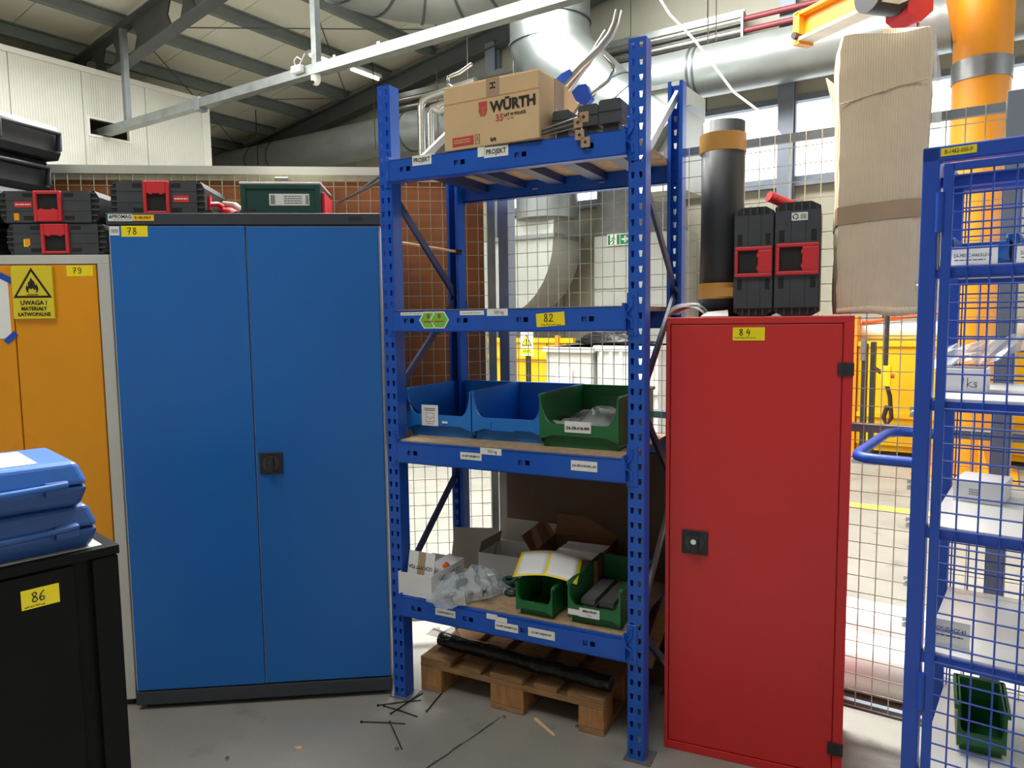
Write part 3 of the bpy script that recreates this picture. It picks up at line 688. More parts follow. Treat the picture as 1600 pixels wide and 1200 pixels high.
# labels on the beams (beam local: x from the left upright, front at y = -0.03)
def blabel(bi, x0, x1, z0, z1, mat='label_white', txt=None, ts=.012, sx=1.0, bold=0.0, tilt=0.0, lab=None):
    o = label(beams[bi], x0, z0, x1, z1, mat, y=-.0312, tilt=tilt, lab=lab)
    if txt:
        t = text(txt, ts, rack, (-RW + (x0 + x1) / 2, -.0318, BEAMS[bi] + (z0 + z1) / 2), sx=sx, bold=bold); t.rotation_euler = (PI / 2, tilt, 0)
    return o
blabel(0, .145, .228, -.032, .004, txt='PROJEKT', ts=.0215, sx=.85, bold=.0006); blabel(0, .42, .45, -.03, .004); blabel(0, .445, .54, -.036, 0, txt='PROJEKT', ts=.0235, sx=.85, bold=.0006)
blabel(1, .075, .188, -.018, -.006); print_lines(beams[1], .08, -.014, .18, -.011, 1, -.0318); blabel(1, .335, .435, -.02, -.004); print_lines(beams[1], .345, -.014, .425, -.011, 1, -.0318)
blabel(1, .447, .53, -.024, .0, txt='   500 kg', ts=.018, sx=.8)
for dx in (0, .048):
    pts = [(.20 + dx + .042 * math.cos(q * PI / 3), -.036 + .036 * math.sin(q * PI / 3)) for q in range(6)]
    o = obj('hexagon_sticker', MB().prism(pts, 'y', -.0316 - dx * .02, -.0306 - dx * .02), 'label_white', beams[1])
    pts = [(.20 + dx + .036 * math.cos(q * PI / 3), -.036 + .031 * math.sin(q * PI / 3)) for q in range(6)]
    obj('hexagon_print', MB().prism(pts, 'y', -.0322 - dx * .02, -.0316 - dx * .02), 'label_green', beams[1])
    obj('hexagon_icon', MB().box(.194 + dx, -.0334, -.03, .206 + dx, -.0328, -.014).box(.18 + dx, -.0334, -.044, .22 + dx, -.0328, -.039), 'ink_red', beams[1])
blabel(1, .64, .745, -.062, -.016, 'label_yellow', tilt=-.06, lab='yellow number label 82')
handwriting('82', rack, -RW + .668, BEAMS[1] - .046, .026, y=-.0322, w=.0028, scribble=.075)
blabel(2, .325, .415, -.045, -.018, txt='ZA-IMT-00KZJM-013', ts=.0085, bold=.0003); blabel(2, .41, .497, -.02, .004, txt='   500 kg', ts=.018, sx=.8)
blabel(2, .765, .86, -.05, -.015, txt='ZA-ZR-018-600_A0', ts=.0105, bold=.0003)
blabel(3, .20, .29, -.045, -.018, txt='ZA-IMT-0230MTT-60', ts=.008, bold=.0003)
blabel(3, .425, .47, -.02, 0); blabel(3, .462, .51, -.026, -.006)
blabel(3, .46, .555, -.054, -.024, txt='ZA-IMT-0230MTT-50', ts=.0095, bold=.0003); blabel(3, .595, .70, -.054, -.022, txt='ZA-IMT-00EJ30-010', ts=.0095, bold=.0003)

# ---------------------------------------------------------------- open-front bins
def bin_box(lab, mat, u, v, z, w, d, h, rz=0.0, group=None, lip=.46, base=None):
    loc = rk(u, v, z) if base is None else base
    t = thing('storage_bin', lab, 'bin', loc, (RTH if base is None else 0) + rz, group)
    k = .007; L = h * lip; r = h * .30
    mb = MB()
    # side walls with outward rim
    for sx in (0, 1):
        x0, x1 = (0, k) if sx == 0 else (w - k, w)
        mb.prism([(.0, .02), (d - .03, 0), (d, .02), (d, h), (.012, h), (0, h - .01)], 'x', x0, x1)
        rx0, rx1 = (-.010, k) if sx == 0 else (w - k, w + .010)
        mb.box(rx0 + .003, .0, h - .012, rx1 - .003, d + .004, h)
    mb.box(0, d - k, .0, w, d, h); mb.box(-.005, d - .004, h - .014, w + .005, d + .008, h)
    mb.box(k, .03, .0, w - k, d - k, k)
    # front lip with U-shaped opening
    c = w * .16
    def cor(s):
        pts = []
        for q in range(7):
            a = q / 6 * PI / 2
            pts.append(((c * (1 - math.sin(a) * .88)) if s == 0 else w - c * (1 - math.sin(a) * .88), L + (h - L - .005) * (1 - math.cos(a))))
        return pts
    lowL = [(0, h * .16), (w * .08, h * .19), (w * .16, h * .24), (w * .84, h * .24), (w * .92, h * .19), (w, h * .16)]
    poly = lowL + [(w, h - .004)] + list(reversed(cor(1))) + cor(0) + [(0, h - .004)]
    mb.prism(poly, 'y', -.004, .007)
    # recessed lower front
    mb.prism([(k, .0), (w - k, 0), (w - k, h * .3), (k, h * .3)], 'y', .02, .028)
    mb.box(k, -.002, L - .012, w - k, .03, L - .004) if False else None
    o = obj('bin_body', mb, mat, t, bev=.0015, seg=1)
    obj('back_rib', MB().box(w * .3, d - k - .006, h - .05, w * .75, d - k, h - .042), mat, t)
    return t
t = bin_box('blue open storage bin with a taped paper sheet, leftmost on the third shelf', 'bin_blue', -.995, .115, ZS[2], .300, .41, .192, group='big bins on the third shelf')
obj('paper_note', MB().box(.075, -.0075, .045, .152, -.0055, .128), 'paper', t)
mb = MB()
for pl in ([(.097, .062), (.133, .062), (.133, .097), (.097, .097), (.097, .062)], [(.097, .08), (.108, .08), (.112, .072), (.12, .072), (.122, .08), (.133, .08)]): ribbon(mb, pl, .0012, -.0082)
obj('drawing', mb, 'ink', t); print_lines(t, .09, .104, .14, .118, 2, -.0082); print_lines(t, .098, .051, .132, .055, 1, -.0082)
obj('tape_scrap', MB().box(.17, -.0075, .058, .195, -.0055, .066), 'paper', t)
t = bin_box('plain blue open storage bin standing between blue and green bins', 'bin_blue', -.69, .115, ZS[2], .300, .41, .192, group='big bins on the third shelf')
obj('label_slot', MB().box(.08, -.009, .045, .085, -.004, .072).box(.08, -.009, .042, .185, -.004, .046), 'bin_blue', t)
t = bin_box('big green open storage bin holding clear plastic, right on third shelf', 'bin_green', -.385, .075, ZS[2], .300, .43, .192, group='big bins on the third shelf')
obj('label', MB().box(.10, -.0075, .06, .20, -.0055, .1), 'label_white', t); text('ZA-ZR-018-400', .0135, t, (.15, -.0082, .076), bold=.0006)
rnd = random.Random(2); hh = [[rnd.uniform(0, .035) for _ in range(9)] for _ in range(9)]
t2 = thing('plastic_bag', 'crumpled clear plastic bag inside the big green bin', 'bag', rk(-.385 + .15, .075 + .2, ZS[2] + .012), RTH)
obj('bag', MB().grid(lambda a, b: ((a - .5) * .24, (b - .5) * .32, .045 + .05 * math.sin(a * PI) * math.sin(b * PI) + hh[int(a * 8)][int(b * 8)]), 8, 8), 'film', t2)
obj('paper_piece', MB().add([(-.12, -.17, .05), (-.03, -.17, .045), (-.06, -.02, .075), (-.13, -.02, .07)], [(0, 1, 2, 3)]), 'paper', t2, solid=.001)
# lower shelf
Z4 = ZS[3]
tA = bin_box('small green open bin under the yellow edged sheet', 'bin_green', -.452, .0, Z4, .145, .22, .122, group='green bins on the bottom shelf')
tB = bin_box('green open bin full of flat metal parts on the bottom shelf', 'bin_green', -.252, .012, Z4, .195, .35, .150, group='green bins on the bottom shelf')
obj('label', MB().box(.045, -.0075, .034, .12, -.0055, .066), 'label_white', tB); text('0820-270-00', .010, tB, (.083, -.0082, .056), bold=.0005); text('60 X', .008, tB, (.083, -.0082, .042))
obj('label', MB().box(.002, -.0075, .036, .046, -.0055, .056), 'label_white', tB)
for cx, lab in ((.055, 'left'), (.125, 'right')):
    for i in range(7):
        o = obj('metal_plate', MB().box(-.026, -.11, 0, .026, .11, .0085).box(-.018, -.1, .0085, .018, -.085, .0095), 'zinc_dull' if lab == 'left' else 'zinc')
        o.location = rk(-.252 + cx + .003 * math.sin(i * 2), .012 + .165 + .003 * math.cos(i * 3), Z4 + .0075 + i * .0098); o.rotation_euler = (0, 0, RTH)
        tag(o, '%s metal plate of the %s stack inside the green bin' % (['lowest', 'second lowest', 'third lowest', 'middle', 'third highest', 'second highest', 'topmost'][i], lab), 'metal plate', '%s stack of metal plates' % lab)
def flapbox(name, lab, u, v, z, w, d, h, matO, matI, rz=0.0, t_=.003, group=None):
    t = thing(name, lab, 'box', rk(u, v, z), RTH + rz, group)
    obj('front_wall', MB().box(0, 0, 0, w, t_, h), matO, t); obj('back_wall', MB().box(0, d - t_, 0, w, d, h), matO, t)
    obj('side_wall', MB().box(0, t_, 0, t_, d - t_, h), matO, t); obj('side_wall', MB().box(w - t_, t_, 0, w, d - t_, h), matO, t)
    obj('bottom', MB().box(t_, t_, 0, w - t_, d - t_, t_), matI, t)
    return t
t = flapbox('white_box', 'white cardboard box with raised lettered flap in the lower left corner', -.965, -.018, Z4, .155, .25, .092, 'carton_white', 'carton_grey')
o = obj('flap', MB().box(.004, -.0015, 0, .128, .0015, .092).box(.05, -.002, 0, .085, -.0015, .092, 1), ['carton_white', 'tape_clear'], t); o.location = (.02, .03, .078); o.rotation_euler = (math.radians(-12), 0, math.radians(-2))
tx = text('UCHWYT P2A', .021, o, (.065, -.003, .032), sx=.85, bold=.0002); tx.rotation_euler = (PI / 2, PI, 0)
text('UCHWYT P2', .030, t, (.1556, .135, .058), rot=(PI / 2, 0, PI / 2), sx=.9)
o = obj('flap', MB().box(-.0015, 0, 0, .0015, .20, .06), 'carton_white', t); o.location = (.148, .03, .075); o.rotation_euler = (0, math.radians(-55), 0)
obj('orange_part', MB().cyl((.11, .12, .06), (.145, .14, .10), .012, 10), 'hose_orange', t)
t = flapbox('white_box', 'white cardboard box with open raised lid behind the plastic bag', -.78, .30, Z4, .25, .2, .1, 'carton_white', 'carton_grey')
o = obj('lid', MB().box(0, -.0015, 0, .25, .0015, .105), 'carton_grey', t); o.location = (0, .2, .098); o.rotation_euler = (math.radians(-38), 0, 0)
o = obj('side_flap', MB().box(-.0015, 0, 0, .0015, .19, .05), 'carton_grey', t); o.location = (.004, .0, .098); o.rotation_euler = (0, math.radians(12), 0)
o = obj('side_flap', MB().box(0, -.001, 0, .2, .001, .2), 'carton_grey', t); o.location = (-.155, .02, -.01); o.rotation_euler = (math.radians(-38), 0, math.radians(20))
# bag of grey parts
t = thing('plastic_bag', 'crumpled clear plastic bag with grey parts hanging over the shelf edge', 'bag', rk(-.72, .10, Z4), RTH - .55)
rnd = random.Random(9); hb = [[rnd.uniform(-.012, .012) for _ in range(15)] for _ in range(11)]
def bag(a, b):
    x = (a - .5) * .22; y = (b - .5) * .34; q = math.sin(a * PI) ** .6 * math.sin(b * PI) ** .7
    return (x * (1 - .25 * (b - .5)) + hb[int(a * 10)][int(b * 14)], y + hb[int(b * 10)][int(a * 14)], .004 + .085 * q + hb[int(a * 10)][int(b * 14)] * q * 2 + max(0, q) * .02 * math.sin(a * 9 + b * 4))
obj('grey_parts', MB().grid(lambda a, b: tuple(Vector(bag(a * .8 + .1, b * .74 + .14)) * 1.0 - Vector((0, 0, .008))), 10, 14, sm=False), 'part_grey', t)
obj('film', MB().grid(lambda a, b: tuple(Vector(bag(a, b)) + Vector((0, 0, .004))), 10, 14, sm=False), 'film', t)
def rkz(u, v, z): return rk(u, v, z)
rg = None
for i, (u, v, z, tilt) in enumerate(((-.605, .235, Z4, 0), (-.555, .165, Z4, 0), (-.612, .29, Z4, 0), (-.600, .232, Z4 + .018, .12))):
    n = 20; prof = []
    mb = MB().tube([(.022 * math.cos(2 * PI * q / n), .022 * math.sin(2 * PI * q / n), .009) for q in range(n)], .0095, 8, closed=True)
    o = obj('rubber_ring', mb if rg is None else rg, 'case_green', None); rg = o.data
    o.location = rk(u, v, z); o.rotation_euler = (tilt, 0, 0)
    tag(o, ['black green rubber ring on the bare shelf board, lower of the stacked pair', 'black green rubber ring nearest the small green bin', 'black green rubber ring farthest back beside the white box', 'black green rubber ring lying on top of another ring'][i], 'ring', 'rubber rings on the bottom shelf')
t = flapbox('brown_box', 'open brown cardboard box behind the green bins', -.50, .235, Z4, .27, .30, .150, 'carton_dark', 'carton_dark')
t.rotation_euler[2] = RTH + .08
o = obj('flap', MB().box(0, -.0015, 0, .27, .0015, .085), 'carton_dark', t); o.location = (0, .3, .15); o.rotation_euler = (math.radians(-25), 0, 0)
o = obj('flap', MB().box(-.0015, 0, 0, .0015, .28, .08), 'carton_dark', t); o.location = (0, .01, .15); o.rotation_euler = (0, math.radians(-35), 0)
for i in range(4):
    o = obj('white_strip', MB().box(-.09, -.013, 0, .09, .013, .008), 'paper'); o.location = rk(-.36 + .005 * i, .34 + .038 * i, Z4 + .125 + .004 * i); o.rotation_euler = (.1, 0, RTH + .05 * i - .1)
    tag(o, 'white flat strip in the open brown box, %s from the front' % ['first', 'second', 'third', 'fourth'][i], 'strip', 'white strips in the brown box')
    if i == 0: obj('strip_stack', MB().box(-.08, -.012, -.118, .08, .125, -.001), 'paper', o)
# envelope sheet with a yellow border on the small bin
t = thing('paper_sheet', 'curved white sheet with yellow border lying on the small green bin', 'sheet', rk(-.36, .085, Z4 + .147), RTH + .25)
def env(a, b, dz=0, m=0.0):
    x = -.12 + .235 * (m + a * (1 - 2 * m)); y = -.075 + .17 * (m + b * (1 - 2 * m))
    return (x, y, .012 - .9 * x * x - max(0, x) * .12 + .22 * (y + .075) + dz)
obj('border', MB().grid(lambda a, b: env(a, b), 10, 5), 'label_yellow', t, solid=.0012)
obj('white_field', MB().grid(lambda a, b: env(a * .48, b, .0016, .045), 6, 5), 'paper', t, solid=.0006)
obj('white_field', MB().grid(lambda a, b: env(.52 + a * .48, b, .0016, .045), 6, 5), 'paper', t, solid=.0006)

# ---------------------------------------------------------------- top shelf: carton, rods, motors
Z1 = ZS[0]
t = thing('carton', 'brown cardboard carton with printed red logo on the top shelf', 'carton', rk(-.705, -.025, Z1 + .001), RTH - .06)
cw, cd, ch = .385, .30, .222
obj('body', MB().box(0, 0, 0, cw, cd, ch), 'carton', t, bev=.003)
obj('crease', MB().box(0, -.0008, ch - .062, cw, 0, ch - .059), 'tape_brown', t)
obj('top_flap', MB().box(.004, .004, ch, cw - .004, cd / 2 - .002, ch + .003).box(.004, cd / 2 + .002, ch, cw - .004, cd - .004, ch + .003), 'carton', t)
obj('tape', MB().box(.18, -.0012, ch - .06, .232, 0, ch + .0005), 'tape_clear', t)
obj('tape', MB().box(cw, cd * .38, ch * .05, cw + .0012, cd * .62, ch), 'tape_clear', t)
o = text('H', .032, t, (.205, -.0018, ch - .024), bold=.001); o.rotation_euler = (PI / 2, PI / 2, 0)
o = text('S', .03, t, (.205, -.0018, .018), bold=.001); o.rotation_euler = (PI / 2, PI / 2, 0)
text('WÜRTH', .048, t, (.285, -.0014, .125), 'dark_steel', bold=.0022, sx=1.0)
mb = MB()
mb.box(.148, -.0014, .134, .182, 0, .150); mb.box(.148, -.0014, .116, .1635, 0, .131); mb.box(.1665, -.0014, .116, .182, 0, .131); mb.prism([(.150, .113), (.156, .103), (.1635, .100), (.1635, .113)], 'y', -.0014, 0); mb.prism([(.1665, .113), (.1665, .100), (.174, .103), (.180, .113)], 'y', -.0014, 0)
obj('logo', mb, 'ink_red', t)
text('35', .032, t, (.232, -.0014, .086), 'ink_red', bold=.0008); text('LAT W POLSCE', .0125, t, (.292, -.0014, .092), 'dark_steel', bold=.0006); text('od 1990', .008, t, (.275, -.0014, .079), 'dark_steel')
obj('red_bar', MB().box(.036, -.0012, .012, .125, 0, .043), 'ink_red', t)
print_lines(t, .042, .020, .112, .036, 2, -.0018, 'carton')
mb = MB(); 
for pl in ([(.133, .012), (.15, .012), (.15, .043), (.133, .043), (.133, .012)], [(.137, .02), (.1415, .036), (.146, .02)]): ribbon(mb, pl, .0014, -.0014)
obj('packaging_mark', mb, 'dark_steel', t)
o = obj('bent_rod', MB().tube([rk(-.60, .12, Z1 + .226), rk(-.66, .14, 2.365), rk(-.76, .15, 2.395), rk(-.79, .15, 2.42), rk(-.79, .15, 2.447), rk(-.74, .15, 2.455), rk(-.68, .14, 2.475)], .0065, 8), 'chrome')
tag(o, 'bent bright steel rod end sticking out left of the carton', 'rod')
o = obj('bent_rod', MB().tube([rk(-.34, .16, Z1 + .05), rk(-.235, .15, 2.285), rk(-.15, .15, 2.335), rk(-.128, .15, 2.365), rk(-.132, .15, 2.385), rk(-.165, .15, 2.42)], .0075, 8), 'chrome')
tag(o, 'bent bright steel rod with hooked end right of the carton', 'rod')
def curved(name, pts, r, lab):
    o = obj(name, MB().tube(pts, r, 10), 'rod_steel'); return tag(o, lab, 'tube', 'bent tubes above the carton')
curved('bent_tube', [rk(-.40, .17, 2.25), rk(-.325, .16, 2.345), rk(-.25, .16, 2.405), rk(-.185, .16, 2.45), rk(-.145, .16, 2.488), rk(-.125, .16, 2.525), rk(-.115, .16, 2.565)], .0125, 'thick shiny bent tube reaching highest above the carton')
curved('bent_tube', [rk(-.38, .19, 2.25), rk(-.31, .185, 2.345), rk(-.235, .185, 2.42), rk(-.195, .185, 2.475), rk(-.165, .185, 2.513)], .011, 'shorter shiny bent tube beside the highest one')
rnd = random.Random(4)
def wrap(lab, pts, loc):
    o = obj('blue_wrap', MB().prism(pts, 'y', -.014, .014), 'tape_blue', None, bev=.006); o.location = loc; o.rotation_euler = (0, 0, RTH)
    return tag(o, lab, 'tape', 'blue wraps on the tubes')
wrap('small scrap of blue film round the thick bent tube', [(-.035, -.02), (-.01, -.025), (.035, .01), (.03, .03), (-.005, .018), (-.03, 0)], rk(-.315, .155, 2.365))
wrap('larger blue film wrap at the foot of the hooked rod', [(-.03, .01), (-.005, .03), (.025, .03), (.045, -.02), (.02, -.045), (-.015, -.02)], rk(-.245, .14, 2.30))
for i, (u, z, s, lab) in enumerate(((-.268, Z1, 1.0, 'black motor block next to the carton'), (-.172, Z1, 1.1, 'black motor block in the middle of three'), (-.096, Z1, 1.22, 'largest black motor block beside the rack upright'))):
    t = thing('motor_block', lab, 'motor', rk(u, .045, z), RTH, 'motor blocks on the top shelf')
    w = .032 * s; h0 = .035; hh_ = .062 * s
    obj('body', MB().prism([(-w, h0 + .006), (-w + .006, h0), (w - .006, h0), (w, h0 + .006), (w, h0 + hh_ - .006), (w - .006, h0 + hh_), (-w + .006, h0 + hh_), (-w, h0 + hh_ - .006)], 'y', -.03, .05), 'case_dark', t, bev=.002)
    obj('seam', MB().box(-w - .0006, -.0312, h0 + hh_ * .48, w + .0006, .0, h0 + hh_ * .52), 'case_slot', t)
    obj('end_cap', MB().box(w * .2, .05, h0 + .006, w * 1.3, .075, h0 + hh_ - .006), 'chrome', t)
    obj('stand', MB().box(-w * .7, -.02, 0, w * .7, .05, h0), 'black_plastic', t)
t = thing('wire_bundle', 'bundle of thin grey wires with brass brackets on the top shelf edge', 'wires', rk(-.235, -.02, Z1), RTH)
for i in range(5):
    z = .012 + .008 * i
    obj('wire', MB().tube([(-.24 + .02 * i, .0, .004 + .002 * i), (-.08, -.012, z * .7), (.045, -.012, z + .01)], .0022, 5), 'dark_steel' if i % 2 else 'zinc', t)
for i, (x, z) in enumerate(((.05, .03), (.07, .045), (.055, -.01), (.075, -.035))):
    obj('bracket', MB().box(x - .016, -.024, z - .012, x + .016, -.02, z + .02).box(x - .016, -.024, z - .012, x - .013, -.008, z + .02).cyl((x, -.026, z + .004), (x, -.018, z + .004), .005, 8, 1), ['tape_clear', 'dark_steel'], t)

# ---------------------------------------------------------------- pallet and what lies under the rack
t = thing('wooden_pallet', 'worn wooden half pallet on the floor under the rack', 'pallet', rk(-.945, .092), RTH - .01)
x = 0
for (w, gap) in ((.145, .04), (.10, .04), (.145, .045), (.10, .04), (.145, 0)):
    obj('deck_board', MB().box(x, 0, .122, x + w, .56, .144), 'wood', t, bev=.003, seg=1); x += w + gap
for y in (0, .235, .46): obj('cross_board', MB().box(0, y, .1, .80, y + .1, .122), 'wood', t, bev=.002, seg=1)
for x0, x1 in ((0, .1), (.3275, .4725), (.70, .80)):
    for y in (0, .235, .46): obj('block', MB().box(x0, y, .022, x1, y + .1, .1), 'wood_end', t, bev=.003, seg=1)
    obj('runner', MB().box(x0, 0, 0, x1, .56, .022), 'wood', t, bev=.002, seg=1)
t = thing('black_roll', 'long roll in shiny black plastic wrap lying on the pallet', 'roll', rk(-.915, .205, .144), RTH - .075)
rnd = random.Random(8)
obj('roll', MB().tube([(i * .06, rnd.uniform(-.004, .004), .031 + rnd.uniform(-.003, .003)) for i in range(14)], [.026 + rnd.uniform(0, .006) for i in range(14)], 14), 'black_wrap', t)
obj('loose_film', MB().grid(lambda a, b: (-.05 + a * .12, -.04 + b * .09, .055 + .025 * math.sin(a * 7) * math.sin(b * 5)), 6, 6, sm=False), 'film_dark', t)
t = thing('cardboard_piece', 'bent piece of brown cardboard leaning under the lowest shelf', 'cardboard', rk(-.95, .40, .15), RTH)
obj('sheet', MB().add([(0, .1, .21), (.44, .1, .2), (.50, .0, .0), (.17, 0, .0), (.10, .03, .08)], [(0, 4, 3, 2, 1)]), 'carton', t, solid=.006)
t = thing('pallet_boards', 'stack of dark wooden boards leaning behind the pallet', 'boards', rk(-.36, .37, .15), RTH)
for i in range(4): 
    o = obj('board', MB().box(0, 0, 0, .05, .02, .30), 'wood', t); o.location = (i * .085, .03, 0); o.rotation_euler = (math.radians(-20), math.radians(15), 0)
t = thing('brown_sheet', 'big dark brown sheet standing behind the lower rack shelves', 'board', hall(-1.86, 2.728), TH)
obj('sheet', MB().box(0, 0, .0, .785, .006, .985), 'board_dark', t); obj('edge_strip', MB().box(-.045, 0, 0, -.003, .02, .985), 'carton_grey', t)
# ================================================================ CABINETS
def lock(parent, x0, z0, x1, z1, sub=True):
    o = obj('lock_plate', MB().box(x0, -.006, z0, x1, 0, z1), 'black_plastic', parent, bev=.004)
    cx, cz = (x0 + x1) / 2, (z0 + z1) / 2; r = (x1 - x0) * .36
    obj('dial', MB().tube([(cx, -.012, cz), (cx, -.005, cz)], r, 20), 'case_dark', o)
    obj('knob', MB().prism([(cx - r * .42, cz - r * .95), (cx + r * .42, cz - r * .95), (cx + r * .48, cz + r * .95), (cx - r * .48, cz + r * .95)], 'y', -.03, -.01), 'black_plastic', o, bev=.003)
    obj('keyhole', MB().tube([(cx, -.0325, cz + r * .3), (cx, -.029, cz + r * .3)], r * .3, 12), 'chrome', o)
    return o
bc = thing('tool_cabinet', 'tall blue two door steel cabinet with charcoal top, number 78', 'cabinet', (-1.4985, 2.7405, 0), .0989)
obj('body', MB().box(.0, .016, .078, 1.0, .43, 1.89), 'cab_grey', bc)
obj('top_cap', MB().box(-.002, -.003, 1.892, 1.002, .44, 1.935), 'cab_charcoal', bc, bev=.003)
obj('plinth', MB().box(0, .0, .022, 1.0, .43, .076), 'cab_charcoal', bc, bev=.003)
obj('base_foot', MB().box(.03, .03, 0, .97, .40, .022), 'black_plastic', bc).name = 'foot_frame'  # recessed black foot under the plinth
d1 = obj('door', MB().box(.008, -.0, .082, .4965, .016, 1.888), 'cab_blue', bc, bev=.003)
d2 = obj('door', MB().box(.5015, .002, .082, .993, .018, 1.886), 'cab_blue', bc, bev=.003)
lock(d2, .514, .933, .602, 1.019)
mb = MB()
for i in range(7): mb.box(.885 + i * .008, -.0036, 1.905, .889 + i * .008, -.002, 1.922)
obj('vent_slots', mb, 'case_slot', bc)
obj('brand_sticker', MB().box(.008, -.0042, 1.905, .094, -.003, 1.930), 'label_white', bc)
text('PROMAG', .0175, bc, (.058, -.0048, 1.9205), bold=.0005, sx=.95); obj('brand_mark', MB().box(.012, -.0048, 1.914, .022, -.0042, 1.926), 'exit_green', bc); print_lines(bc, .026, .0 + 1.908, .09, 1.912, 1, -.0048, 'ink_grey')
obj('inventory_label', MB().box(.0945, -.0042, 1.906, .171, -.003, 1.928), 'label_amber', bc); text('B-1482-000-P', .0145, bc, (.132, -.0048, 1.917), sx=.72, bold=.0002)
obj('number_label', MB().box(.051, -.0008, 1.848, .145, 0, 1.888), 'label_yellow', bc); handwriting('78', bc, .072, 1.857, .024, y=-.0014, w=.0026, gap=.8)
obj('barcode_sticker', MB().box(.010, -.0008, 1.853, .044, 0, 1.886), 'label_white', bc)
mb = MB()
for i in range(9): mb.box(.015 + i * .003, -.0014, 1.862, .0163 + i * .003, -.0008, 1.876)
obj('barcode', mb, 'ink_grey', bc)

yc = thing('safety_cabinet', 'orange door cabinet with grey frame and flammable warning sign', 'cabinet', (-1.539, 2.781, 0), math.radians(5))
obj('body', MB().box(-1.0, .012, .06, .018, .43, 1.78), 'cab_grey', yc)
obj('top_rail', MB().box(-1.0, -.004, 1.752, .02, .43, 1.786), 'cab_grey', yc, bev=.002); obj('stile', MB().box(-.024, -.004, .03, .02, .02, 1.752), 'cab_grey', yc, bev=.002)
obj('bottom_rail', MB().box(-1.0, -.004, .03, -.024, .02, .09), 'cab_grey', yc); obj('plinth', MB().box(-.98, .02, 0, .0, .40, .035), 'black_plastic', yc)
obj('door', MB().box(-.331, -.004, .094, -.029, .012, 1.748), 'cab_orange', yc, bev=.002)
obj('door', MB().box(-.95, -.004, .094, -.336, .012, 1.748), 'cab_orange', yc, bev=.002)
sg = obj('warning_sign', MB().box(-.328, -.018, 1.548, -.182, -.006, 1.744), 'sign_yellow', yc, bev=.001)
sg['label'] = 'yellow flammable materials warning sign with flame triangle'
def tri(cx, z0, w, h, y0, y1): return MB().prism([(cx - w, z0), (cx + w, z0), (cx, z0 + h)], 'y', y0, y1)
cx = -.255
obj('triangle', tri(cx, 1.626, .069, .112, -.0186, -.018), 'ink', sg); obj('triangle_field', tri(cx, 1.634, .055, .089, -.0192, -.0186), 'sign_yellow', sg)
fl_ = [(-.013, 0), (-.022, .008), (-.025, .020), (-.021, .034), (-.015, .027), (-.0155, .043), (-.007, .052), (-.003, .064), (.004, .055), (.012, .045), (.013, .032), (.019, .040), (.025, .022), (.023, .009), (.013, 0), (.017, .010), (.013, .020), (.008, .012), (.004, .022), (-.004, .017), (-.010, .022), (-.016, .012)]
obj('flame', MB().prism([(cx + p[0] * .9, 1.642 + p[1] * .92) for p in fl_], 'y', -.0198, -.0192), 'ink', sg)
obj('flame_line', MB().box(cx - .021, -.0198, 1.636, cx + .021, -.0192, 1.639), 'ink', sg)
text('UWAGA !', .023, sg, (cx + .002, -.0188, 1.607), bold=.0008, sx=.95); text('MATERIAŁY', .0185, sg, (cx + .002, -.0188, 1.585), bold=.0008, sx=.95); text('ŁATWOPALNE', .0185, sg, (cx + .002, -.0188, 1.564), bold=.0008, sx=.95)
obj('number_label', MB().box(-.135, -.005, 1.706, -.040, -.004, 1.746), 'label_yellow', yc); handwriting('79', yc, -.113, 1.716, .022, y=-.0056, w=.0024, gap=.85)
obj('paper_sheet', MB().box(-.56, -.006, 1.475, -.347, -.004, 1.70), 'paper', yc)
for (x, z, r) in ((-.352, 1.70, .5), (-.350, 1.478, -.7)):
    obj('tape', MB().box(-.026, -.0072, -.011, .026, -.006, .011, 0, Matrix.Translation((x, 0, z)) @ Matrix.Rotation(r, 4, 'Y')), 'tape_blue', yc)

rc = thing('red_cabinet', 'red single door steel cabinet with number label 84', 'cabinet', (.524, 2.457, 0), math.radians(-23.9))
obj('body', MB().box(0, .012, 0, .575, .37, 1.50), 'cab_red', rc)
obj('frame', MB().box(0, 0, 0, .0125, .02, 1.5).box(.5455, 0, 0, .575, .02, 1.5).box(.0125, 0, 0, .5455, .02, .03), 'cab_red', rc, bev=.002)
obj('top', MB().box(0, 0, 1.4995, .575, .37, 1.522), 'cab_red', rc, bev=.003)
dr = obj('door', MB().box(.0155, .002, .033, .5425, .018, 1.4965), 'cab_red', rc, bev=.002)
lock(dr, .058, .717, .145, .80)
for z in (1.337, .105):
    h = obj('hinge', MB().box(.53, -.006, z, .552, .004, z + .04).box(.554, -.006, z, .577, .004, z + .04).cyl((.553, -.005, z - .001), (.553, -.005, z + .041), .004, 8), 'black_plastic', rc, bev=.001)
obj('number_label', MB().box(.216, -.0008, 1.445, .315, .002, 1.4875), 'label_yellow', rc); handwriting('84', rc, .236, 1.462, .02, y=-.0014, w=.0026, gap=1.1, scribble=.068, sz=-.7)

